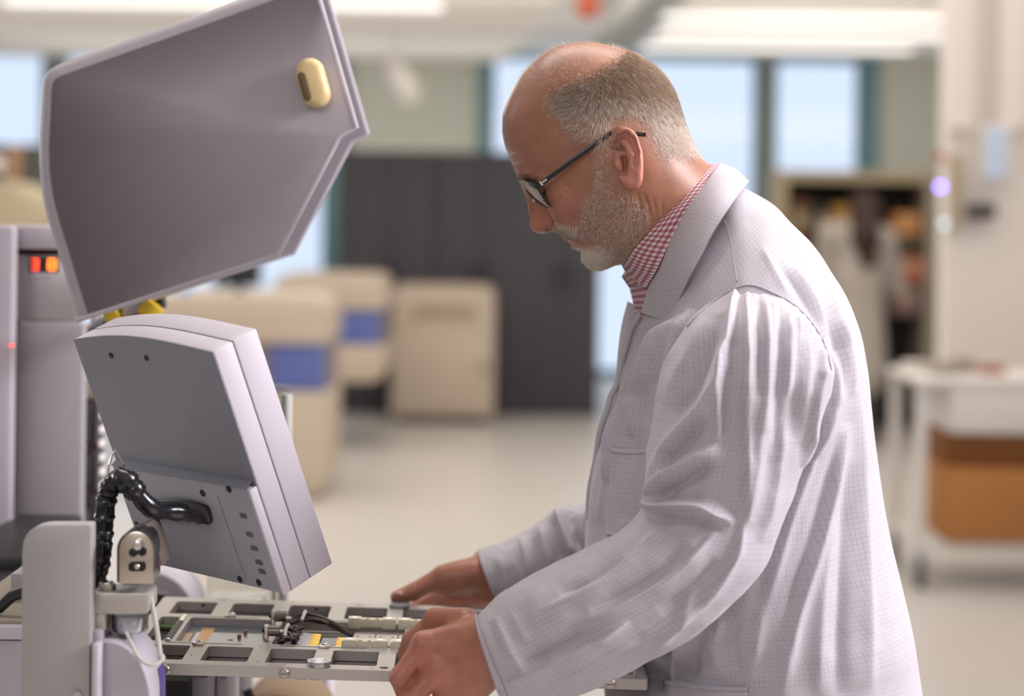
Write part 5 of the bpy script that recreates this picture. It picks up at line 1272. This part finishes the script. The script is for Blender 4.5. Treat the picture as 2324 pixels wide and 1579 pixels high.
# front edge placket of the near panel
fe = catmull([(1450,712),(1440,732),(1427,756),(1414,806),(1403,857),(1392,886),(1380,915),(1364,968),(1352,1030),(1340,1100),(1332,1180)], 60)
A_ = []
for i, (x, y) in enumerate(fe):
    A_.append(PN(x+1.5+1.2*math.sin(i*.55), y, Y0-.012-.004*math.sin(i*.2)))
MB().tube([Vector(p) for p in A_], .0034, 8).build('front_hem', m_coat, coat_root)

# ---- collars
def strip(name, inner, outer, m, par, thick, nr=16, nc=70, roll=.0, uvscale=1):
    "inner/outer: (px,py,c) control points from the front round the near side to the nape; mirrored to the far side"
    def world(pts): return np.array([H(x, y, c) for x, y, c in pts])
    a, b = catmull(world(inner), nc), catmull(world(outer), nc)
    mir = lambda q: np.concatenate([q, (q*[1, -1, 1]+[0, 2*Y0, 0])[::-1][1:]])
    a, b = mir(a), mir(b); n2 = len(a); rows = []
    d = b-a; tn = np.gradient(a, axis=0); nm_ = np.cross(tn, d); nm_ /= np.maximum(np.linalg.norm(nm_, axis=1, keepdims=True), 1e-12)
    cen = (a+b).mean(0); s = np.sign(((a-cen)*nm_)[..., 1:2]+1e-9); nm_ *= np.where(((a+b)/2-np.array([cen[0], Y0, cen[2]]))[:, 1:2]*nm_[:, 1:2] < 0, -1, 1)
    for i in range(nr):
        t = i/(nr-1); rows.append(a+d*t+nm_*roll*(math.sin(math.pi*min(1, t*1.0))))
    top = np.array(rows); bot = top-nm_[None]*thick
    edge = a[None]-d[None]*.015-nm_[None]*thick*.5
    V = np.concatenate([bot[::-1], edge, top], 0)
    du = np.concatenate([[0], np.cumsum(np.linalg.norm(np.diff(a, axis=0), axis=1))]); dv = np.linalg.norm(d, axis=1)
    tv = np.concatenate([np.linspace(1, 0, nr)-1.07, [0], np.linspace(0, 1, nr)]); uv = np.stack([np.repeat(du[None], len(V), 0), tv[:, None]*dv.mean()*np.ones(n2)[None]], -1)
    return grid_mesh(name, V, m, par, uv*uvscale)
strip('collar', [(1455,708,.036),(1474,646,.060),(1502,588,.0765),(1533,522,.080),(1562,470,.0775),(1590,432,.067),(1615,395,.045),(1631,375,.022),(1637,370,0)],
      [(1520,727,.118),(1564,628,.135),(1588,582,.136),(1612,536,.128),(1640,490,.113),(1662,458,.094),(1680,434,.064),(1694,418,.032),(1699,412,0)], m_coat, coat_root, .0016, roll=.004)
# the far front panel, standing open behind the near edge
def far_panel():
    a = [H(1424,684,-.040), H(1411,735,-.038), H(1403,790,-.034), H(1397,850,-.030), H(1384,905,-.024)]; b = [H(1458,700,.002), H(1446,745,.004), H(1430,800,.004), H(1415,860,.004), H(1398,910,.004)]
    return plain_strip('front_panel', a, b, m_coat, coat_root)
# ---- checked shirt
m_shirt = bpy.data.materials.new('gingham'); m_shirt.use_nodes = True; nt = m_shirt.node_tree; b = nt.nodes['Principled BSDF']; N = nt.nodes.new; L = nt.links.new
uvn = N('ShaderNodeUVMap'); sx = N('ShaderNodeSeparateXYZ'); L(uvn.outputs[0], sx.inputs[0]); prev = None; sq = []
for ax in (0, 1):
    a = N('ShaderNodeMath'); a.operation = 'DIVIDE'; L(sx.outputs[ax], a.inputs[0]); a.inputs[1].default_value = .0060
    f_ = N('ShaderNodeMath'); f_.operation = 'FRACT'; L(a.outputs[0], f_.inputs[0]); g_ = N('ShaderNodeMath'); g_.operation = 'GREATER_THAN'; g_.inputs[1].default_value = .5; L(f_.outputs[0], g_.inputs[0]); sq.append(g_)
ad = N('ShaderNodeMath'); ad.operation = 'ADD'; L(sq[0].outputs[0], ad.inputs[0]); L(sq[1].outputs[0], ad.inputs[1])
rmp = N('ShaderNodeValToRGB'); dv = N('ShaderNodeMath'); dv.operation = 'DIVIDE'; dv.inputs[1].default_value = 2; L(ad.outputs[0], dv.inputs[0]); L(dv.outputs[0], rmp.inputs[0])
rmp.color_ramp.interpolation = 'CONSTANT'; rmp.color_ramp.elements[0].color = (.70, .64, .64, 1); rmp.color_ramp.elements[1].position = .75; rmp.color_ramp.elements[1].color = (.30, .085, .115, 1)
e_ = rmp.color_ramp.elements.new(.25); e_.color = (.46, .23, .26, 1)
L(rmp.outputs[0], b.inputs['Base Color']); b.inputs['Roughness'].default_value = .85
sh = strip('shirt_collar', [(1413,604,.006),(1422,594,.040),(1440,566,.062),(1472,530,.071),(1502,496,.072),(1535,456,.066),(1562,424,.056),(1590,394,.040),(1606,378,.022),(1613,372,0)],
      [(1467,652,.056),(1488,618,.077),(1506,580,.081),(1530,532,.0785),(1560,476,.077),(1586,440,.069),(1606,412,.054),(1622,394,.038),(1634,382,.02),(1637,380,0)], m_shirt, man, .0015, roll=.0025)
def plain_strip(name, a, b, m, par, nr=8, nc=30, thick=.0014):
    A_, B_ = catmull(np.array(a), nc), catmull(np.array(b), nc); rows = np.array([A_+(B_-A_)*t for t in np.linspace(0, 1, nr)])
    n = np.cross(np.gradient(rows, axis=1), np.gradient(rows, axis=0)); n /= np.maximum(np.linalg.norm(n, axis=2, keepdims=True), 1e-12); n *= 1 if n[..., 1].mean() < 0 else -1
    V = np.concatenate([rows, (rows-n*thick)[::-1], rows[:1]], 0); du = np.concatenate([[0], np.cumsum(np.linalg.norm(np.diff(A_, axis=0), axis=1))]); w = np.linalg.norm(B_-A_, axis=1).mean()
    tv = np.concatenate([np.linspace(0, 1, nr), np.linspace(1, 0, nr), [0]]); uv = np.stack([np.repeat(du[None], len(V), 0), tv[:, None]*w*np.ones(nc)[None]], -1)
    return grid_mesh(name, V, m, par, uv)
for s in (1, -1):
    plain_strip('collar_band', [H(1413,626,s*.004), H(1420,616,s*.02), H(1432,606,s*.04)], [H(1431,652,s*.004), H(1444,648,s*.026), H(1462,640,s*.05)], m_shirt, sh)
    plain_strip('shirt_front', [H(1431,652,s*.002), H(1440,690,s*.002), H(1446,722,s*.002), H(1452,760,s*.002)], [H(1475,640,s*.055), H(1490,690,s*.07), H(1500,722,s*.075), H(1510,760,s*.08)], m_shirt, sh)
far_panel()
MB().tube([Vector(H(1437,629,.012)), Vector(H(1437,629,.0155))], .0045, 14).build('collar_button', mat('dark_button', (.10, .02, .03), .4), sh)
# ---- trousers and shoes (below the frame)
m_tr = mat('dark_trousers', (.03, .032, .04), .8)
tr_e = None
for s in (1, -1):
    pts = [Vector((P(1700, 1500, Y0).x+.02, Y0+s*.085, z)) for z in (.98, .7, .5, .3, .07)]
    lg = MB().tube(pts, [.105, .092, .075, .068, .062], 24).build('trouser_leg', m_tr, man)
    x = pts[-1].x
    MB().tube([Vector((x+.07, Y0+s*.085, .05)), Vector((x+.03, Y0+s*.085, .055)), Vector((x-.08, Y0+s*.09, .045)), Vector((x-.17, Y0+s*.095, .034)), Vector((x-.205, Y0+s*.096, .026))], [.036, .046, .044, .032, .02], 18).build('shoe', mat('shoe_black', (.015, .014, .014), .35), man)
# ------------------------------------------------------------------ hair, beard, brows
m_hair = bpy.data.materials.new('hair_strands'); m_hair.use_nodes = True; nt = m_hair.node_tree; b = nt.nodes['Principled BSDF']
at = nt.nodes.new('ShaderNodeAttribute'); at.attribute_name = 'tint'; nt.links.new(at.outputs['Color'], b.inputs['Base Color']); b.inputs['Roughness'].default_value = .45; b.inputs['Specular IOR Level'].default_value = .4
def inpoly(pts, U, V): return poly_sd([tuple(p) for p in pts], U, V)
# roots: random points on the head surface
BA = BV[BQ]; fc = BA.mean(1); hm = (fc[:, 2] > P(0, 640, Y0).z) & (fc[:, 0] < H(1620, 0)[0])
HQ = BA[hm]; HN = BN[BQ[hm]].mean(1)
ar = np.linalg.norm(np.cross(HQ[:, 2]-HQ[:, 0], HQ[:, 3]-HQ[:, 1]), axis=1); ar /= ar.sum()
def roots(n, seed):
    r = np.random.default_rng(seed); i = r.choice(len(HQ), n, p=ar); s, t = r.random((2, n, 1))
    p = (HQ[i, 0]*(1-s)+HQ[i, 1]*s)*(1-t)+(HQ[i, 3]*(1-s)+HQ[i, 2]*s)*t
    q = topx(np.c_[p[:, 0], np.full(n, Y0), p[:, 2]]); return p, HN[i], q[:, 0], q[:, 1], Y0-p[:, 1], r
def strands(name, p, d0, d1, ln, rad, tint, par, seg=3):
    n = len(p); d0 = d0/np.linalg.norm(d0, axis=1, keepdims=True); d1 = d1/np.linalg.norm(d1, axis=1, keepdims=True)
    e1 = np.cross(d0, np.array([.3, 1, .2])); e1 /= np.linalg.norm(e1, axis=1, keepdims=True); e2 = np.cross(d0, e1)
    V = []; c = p-d0*.0006
    for k in range(seg):
        r_ = (rad*(1-.75*k/seg))[:, None]
        for a in range(3): V.append(c+(e1*math.cos(a*2.0944)+e2*math.sin(a*2.0944))*r_)
        t = (k+.5)/seg; c = c+(d0*(1-t)+d1*t)*(ln/seg)[:, None]
    V.append(c); m = len(V); V = np.stack(V, 1); T_ = []
    for k in range(seg-1):
        for a in range(3):
            i, j = k*3+a, k*3+(a+1) % 3; T_ += [(i, j, j+3), (i, j+3, i+3)]
    k = (seg-1)*3; T_ += [(k, k+1, m-1), (k+1, k+2, m-1), (k+2, k, m-1)]
    Q = (np.array(T_)[None]+np.arange(n)[:, None, None]*m).reshape(-1, 3)
    me = mesh_np(name, V.reshape(-1, 3), Q); ca = me.color_attributes.new('tint', 'FLOAT_COLOR', 'POINT')
    ca.data.foreach_set('color', np.repeat(np.c_[tint, np.ones(n)], m, 0).astype(np.float32).ravel())
    return link(name, me, m_hair, par)
def pxdir(dx, dy, dc=0): return np.stack([dx, -dc, -dy], 1)      # picture-plane direction (down is +dy), dc towards the camera side
def tang(d, n): d = d-n*(d*n).sum(1, keepdims=True); return d/np.maximum(np.linalg.norm(d, axis=1, keepdims=True), 1e-9)
WHITE, GREYB, RED, DARK = np.array([.92,.84,.74]), np.array([.34,.24,.155]), np.array([.66,.42,.26]), np.array([.12,.09,.07])
hairpoly = [(1240,236),(1258,214),(1300,196),(1345,170),(1392,146),(1432,112),(1500,140),(1560,210),(1580,290),(1592,345),(1590,362),(1556,372),(1520,372),(1500,392),(1478,365),(1468,330),(1455,302),(1440,284),(1415,278),(1394,284),(1382,300),(1379,330),(1374,350),(1345,352),(1318,336),(1290,318),(1268,292),(1250,265)]
p, n, U, V, c, r = roots(300000, 1)
sd_ = inpoly(hairpoly, U, V)
keep = (sd_+r.normal(0, 9, len(U)) > 3)
fade = np.clip((V-300)/90, 0, 1)*(U > 1440); keep &= r.random(len(U)) > fade*.75
thin = np.clip((V-235)/45, 0, 1)*(.80-.30*np.clip((U-1440)/80, 0, 1)); keep &= r.random(len(U)) > thin
p, n, U, V, c, sd_ = (a[keep] for a in (p, n, U, V, c, sd_)); k = len(p); sgn = np.sign(c)
front = np.clip((1420-U)/150, 0, 1)
dx = -front*.95+(1-front)*.55+r.normal(0, .28, k); dy = .35+.75*(1-front)+r.normal(0, .28, k)-.9*np.clip((215-V)/80, 0, 1)*front
T0 = tang(pxdir(dx, dy, .1*sgn), n); out = .55+.35*np.clip((230-V)/100, 0, 1)
d0 = T0*.75+n*out[:, None]; d1 = T0+n*.12+np.array([0, 0, -.12])
ln = (.0095+.0045*r.random(k))*np.clip(.45+sd_/45, .45, 1)*np.clip(1.1-fade[keep]*.5, .5, 1)
dk = np.clip((290-V)/75, 0, 1)*np.clip(.45+(U-1240)/300, .3, 1); w = r.random(k)[:, None]
tint = np.where(w < (.85*dk)[:, None], GREYB*(.7+.6*r.random((k, 1))), np.where(w < (.85*dk+.12)[:, None], RED*(.7+.5*r.random((k, 1))), WHITE*(.7+.5*r.random((k, 1)))))
strands('hair', p, d0, d1, ln, np.full(k, .000145), tint, man, 2)
# sparse upright hairs over the bald crown
top = [(1168,215),(1180,160),(1210,130),(1250,100),(1310,88),(1380,92),(1440,108),(1400,146),(1345,172),(1300,198),(1258,216),(1235,205),(1205,200)]
p, n, U, V, c, r = roots(26000, 2); sd_ = inpoly(top, U, V); den = .08+.16*np.exp(-((U-1215)/40)**2)+.25*np.clip((U-1360)/70, 0, 1)
keep = (sd_ > 0) & (r.random(len(U)) < den*np.clip(sd_/20+.3, 0, 1)*2.2); p, n, U, V, c = (a[keep] for a in (p, n, U, V, c)); k = len(p)
T0 = tang(pxdir(-.5+r.normal(0, .3, k), -.5+r.normal(0, .3, k), .1*np.sign(c)), n)
strands('fine_hair', p, n+T0*.5, n*.5+T0, .004+.005*r.random(k), np.full(k, .00012), WHITE*(.75+.4*r.random((k, 1))), man)
# beard, moustache, sideburn
beard = [(1344,352),(1374,350),(1379,395),(1384,425),(1412,442),(1440,452),(1462,466),(1470,500),(1460,550),(1438,594),(1404,604),(1362,612),(1334,604),(1318,588),(1314,570),(1298,556),(1318,557),(1334,556),(1337,550),(1322,543),(1299,538.5),(1285,538),(1268,530),(1254,512),(1266,506),(1282,510),(1296,516),(1306,500),(1308,478),(1322,450),(1338,405)]
p, n, U, V, c, r = roots(380000, 3); sd_ = inpoly(beard, U, V)
edge = np.clip(sd_/26, 0, 1); chin = np.clip((V-548)/25, 0, 1)*np.clip((1400-U)/40, 0, 1); mou = ((U < 1306) & (V > 500) & (V < 545)).astype(float)
keep = (sd_+r.normal(0, 4, len(U)) > 0) & (r.random(len(U)) < .25+.29*edge+.6*chin+.7*mou)
p, n, U, V, c, sd_, edge, chin, mou = (a[keep] for a in (p, n, U, V, c, sd_, edge, chin, mou)); k = len(p)
dx = -.25-.35*mou+r.normal(0, .25, k)-.15*chin; dy = np.full(k, 1.)+r.normal(0, .2, k)
dx += np.where((U < 1312) & (V < 545), .9*mou, 0)
T0 = tang(pxdir(dx, dy, -.2*np.sign(c)), n)
d0 = T0*.8+n*(.38+.25*chin[:, None]+.2*mou[:, None]); d1 = T0+n*.05+np.array([0, 0, -.15])
ln = (.0028+.0022*r.random(k))*(1+.9*chin+.8*mou)*np.clip(.6+edge, .6, 1.1)
w = r.random(k)[:, None]; pw = (.48+.46*chin+.10*mou)[:, None]; pr_ = (.42-.38*chin-.25*mou)[:, None]
tint = np.where(w < pw, WHITE*(.8+.35*r.random((k, 1))+.25*chin[:, None]), np.where(w < pw+pr_, RED*(.8+.5*r.random((k, 1))), GREYB*(.7+.6*r.random((k, 1)))))
strands('beard', p, d0, d1, ln, np.full(k, .000135), tint, man, 2)
# eyebrows and lashes
p, n, U, V, c, r = roots(60000, 4); ac = np.abs(c)
keep = (ac > .008) & (ac < .052) & (np.abs(V-(404+.10*(U-1190)))/7 < 1) & (U > 1176) & (U < 1236) & (r.random(len(U)) < .8); p, n, U, V, c = (a[keep] for a in (p, n, U, V, c)); k = len(p)
T0 = tang(pxdir(np.full(k, .5)+r.normal(0, .25, k), np.full(k, -.1)+r.normal(0, .25, k), .8*np.sign(c)), n)
strands('eyebrow', p, T0+n*.5, T0+n*.05, .007+.003*r.random(k), np.full(k, .00017), DARK*(.8+1.2*r.random((k, 1))), man)
q0 = []; 
for s in (1, -1):
    cur = catmull([H(1229,434,s*.0305), H(1238,434,s*.0455), H(1258,426,s*.0525)], 34)
    q0.append(cur)
q0 = np.concatenate(q0); k = len(q0); r = np.random.default_rng(5)
strands('eyelash', q0, pxdir(np.full(k, -.5)+r.normal(0, .15, k), np.full(k, .8), np.repeat([.6, -.6], k//2)), pxdir(np.full(k, -.9), np.full(k, .35), np.repeat([.5, -.5], k//2)), np.full(k, .0075), np.full(k, .0002), np.repeat(DARK[None]*.5, k, 0), man)

# ------------------------------------------------------------------ eyeglasses
m_gfr = mat('spectacle_black', (.012, .012, .014), .28); m_gmet = mat('spectacle_metal', (.55, .54, .53), .2, metal=1)
gl_e = empty('eyeglasses', H(1195, 420), 'black framed eyeglasses with silver hinge mark, worn by the bearded man', 'eyeglasses')
m_lens = bpy.data.materials.new('lens'); m_lens.use_nodes = True; nt = m_lens.node_tree; nt.nodes.remove(nt.nodes['Principled BSDF'])
tr = nt.nodes.new('ShaderNodeBsdfTransparent'); tr.inputs[0].default_value = (.93, .92, .95, 1); gl = nt.nodes.new('ShaderNodeBsdfGlossy'); gl.inputs['Roughness'].default_value = .03
fr = nt.nodes.new('ShaderNodeLayerWeight'); fr.inputs['Blend'].default_value = .5; mx = nt.nodes.new('ShaderNodeMixShader')
nt.links.new(fr.outputs['Fresnel'], mx.inputs[0]); nt.links.new(tr.outputs[0], mx.inputs[1]); nt.links.new(gl.outputs[0], mx.inputs[2]); nt.links.new(mx.outputs[0], nt.nodes['Material Output'].inputs[0])
for s in (1, -1):
    G_ = lambda x, y, c: Vector(H(x, y, s*c))
    # temple: flat bar swept from hinge to behind the ear
    tp = [(1216,424,.0735),(1245,404,.0765),(1300,363,.0800),(1345,331,.0805),(1378,308,.0795),(1402,298,.0785),(1430,302,.079),(1466,306,.080)]
    hw = [5.5,5.5,5.4,5.2,5.0,4.8,4.8,4.8]
    cs = catmull([(x, y, c, w) for (x, y, c), w in zip(tp, hw)], 40); mb = MB(); vs = []
    for i, (x, y, c, w) in enumerate(cs):
        d = cs[min(i+1, 39)]-cs[max(i-1, 0)]; nx_, ny_ = -d[1], d[0]; l = math.hypot(nx_, ny_); nx_, ny_ = nx_/l, ny_/l
        for (o, dc) in ((-w, -.001), (w, -.001), (w, .001), (-w, .001)): vs.append(G_(x+nx_*o, y+ny_*o, c+dc))
    fs = [(i*4+k, i*4+(k+1) % 4, i*4+4+(k+1) % 4, i*4+4+k) for i in range(39) for k in range(4)]+[(0, 1, 2, 3), (156, 157, 158, 159)]
    tmp = mb.add(vs, fs).build('temple', m_gfr, gl_e, .0004)
    mk = MB()
    for a, b2, c0, c1 in ((1226,1236,-5.5,5.5), (1236,1247,-6,-1)):   # the T shaped metal inlay
        i0 = np.argmin(np.abs(cs[:, 0]-a)); ang = math.atan2(-41, 55)
        f_ = lambda t, o: G_(1226+(t-1226)*.80-o*math.sin(ang)*1.0, 417.5+(t-1226)*(-.60)+o*math.cos(ang), .0772)
        if a == 1226: q = [f_(1226, -5.8), f_(1231, -5.8), f_(1231, 5.8), f_(1226, 5.8)]
        else: q = [f_(1231, -2.2), f_(1249, -2.2), f_(1249, 2.2), f_(1231, 2.2)]
        mk.prism(q, Vector((0, s*.0012, 0)))
    mk.build('hinge_mark', m_gmet, tmp)
    # rim and lens, wrapping round the face
    ring = [G_(1216,421,.0715), G_(1226,437,.0715), G_(1240,459,.068), G_(1247,467,.060), G_(1243,470,.050), G_(1229,465,.032), G_(1211,450,.016), G_(1199,437,.0115), G_(1186,419,.012), G_(1183,413,.018), G_(1188,411,.035), G_(1201,414,.056)]
    rr = catmull([tuple(v) for v in ring+ring[:1]], 73)[:-1]
    MB().tube([Vector(v) for v in rr]+[Vector(rr[0])], .0010, 8, False).build('rim', m_gfr, gl_e)
    cen = rr.mean(0); rows = [rr]+[rr*(1-t)+cen*t+np.array([-.0035, 0, .0015])*math.sin(t*1.57) for t in (.33, .66, .99)]
    V_ = np.array(rows); V2 = V_+np.array([-.0012, 0, .0008])
    grid_mesh('lens', V_[::-1], m_lens, gl_e, closed_u=True); 
    MB().tube([G_(1203,416,.055), G_(1212,421,.069), G_(1219,424,.0725)], .0024, 8).build('end_piece', m_gfr, gl_e)
    MB().sphere(G_(1212,450,.0125), .0032, 8, (.6, .6, 1.3)).build('nose_pad', mat('pad_clear', (.7, .66, .62), .3), gl_e)
MB().tube([Vector(H(1190,421,.012)), Vector(H(1185,416,.006)), Vector(H(1184,415,0)), Vector(H(1185,416,-.006)), Vector(H(1190,421,-.012))], .0013, 8).build('bridge', m_gmet, gl_e)
MB().tube([Vector(H(1200,438,.012)), Vector(H(1193,432,.005)), Vector(H(1193,432,-.005)), Vector(H(1200,438,-.012))], .0010, 8).build('bridge_bar', m_gmet, gl_e)

# ------------------------------------------------------------------ the woman at the rack
YW = 13.3
def Wp(px, py, dy=0): return PN(px, py, YW+dy)
wm = empty('person', (P(1945, 700, YW).x, YW, 0), 'person with long brown hair in a white coat seen from behind at the rack', 'person')
def simple(f, name, m, lo, hi, h, par):
    v, q = sdf_mesh(f, lo, hi, h); n = vnormals(v, q); c = v.mean(0)
    if ((v-c)*n).sum() < 0: q = q[:, ::-1]
    return link(name, mesh_np(name, v, q), m, par)
wl, wh = np.array([P(1790, 500, YW).x, YW-.4, 0.]), np.array([P(2080, 500, YW).x, YW+.5, 1.85])
f = Sdf(); f.ell(Wp(1966,478,.06), (.078,.10,.115), None, .03); f.cone(Wp(1958,510,.04), Wp(1950,545,.02), .055, .07, .03)
f.cone(Wp(1945,560), Wp(1945,830), .13, .14, .05)
for a, b2, c2 in (((1882,535,.0),(1862,640,.12),(1900,640,.40)), ((2008,545,0),(2030,650,.1),(2010,650,.38))):
    f.chain([Wp(*a), Wp(*b2), Wp(*c2)], [.05,.04,.03], .03); f.cone(Wp(*c2), Wp(c2[0]+2, c2[1]-8, c2[2]+.06), .032, .028, .02)
for s in (-1, 1): f.cone(Wp(1945+s*26,840), Wp(1945+s*26,985), .07, .045, .03)
simple(f, 'body', m_skin2 if 'm_skin2' in globals() else mat('skin_plain', (.42, .22, .15), .5), wl, wh, .016, wm)
f = Sdf(); f.chain([Wp(1950,545,.01), Wp(1945,640), Wp(1945,840)], [.15,.165,.20], .06); f.ell(Wp(1890,530), (.09,.09,.08), None, .06); f.ell(Wp(2000,540), (.09,.09,.08), None, .06)
for a, b2, c2 in (((1880,535,.0),(1860,640,.12),(1896,640,.36)), ((2010,545,0),(2032,650,.1),(2010,650,.34))): f.chain([Wp(*a), Wp(*b2), Wp(*c2)], [.075,.062,.05], .04)
simple(f, 'lab_coat', mat('white_coat', (.44, .40, .36), .8), wl, wh, .016, wm)
f = Sdf(); f.ell(Wp(1962,470,.05), (.105,.115,.125), None, .03); f.chain([Wp(1962,490,-.04), Wp(1964,540,-.15), Wp(1972,590,-.19)], [.10,.09,.055], .05)
simple(f, 'hair', mat('brown_hair', (.035, .013, .008), .6), wl, wh, .014, wm)
f = Sdf()
for s in (-1, 1): f.chain([Wp(1945+s*24,815), Wp(1945+s*26,985)], [.10,.06], .01)
simple(f, 'trousers', mat('dark_jeans', (.05, .05, .055), .8), wl, wh, .016, wm)
for s in (-1, 1):
    q = Wp(1945+s*26, 992); MB().tube([Vector((q[0], YW-.06, .05)), Vector((q[0], YW+.04, .055)), Vector((q[0], YW+.18, .03))], [.045, .052, .03], 12).build('shoe', mat('brown_shoe', (.09, .045, .03), .5), wm)
bpy.context.view_layer.update()
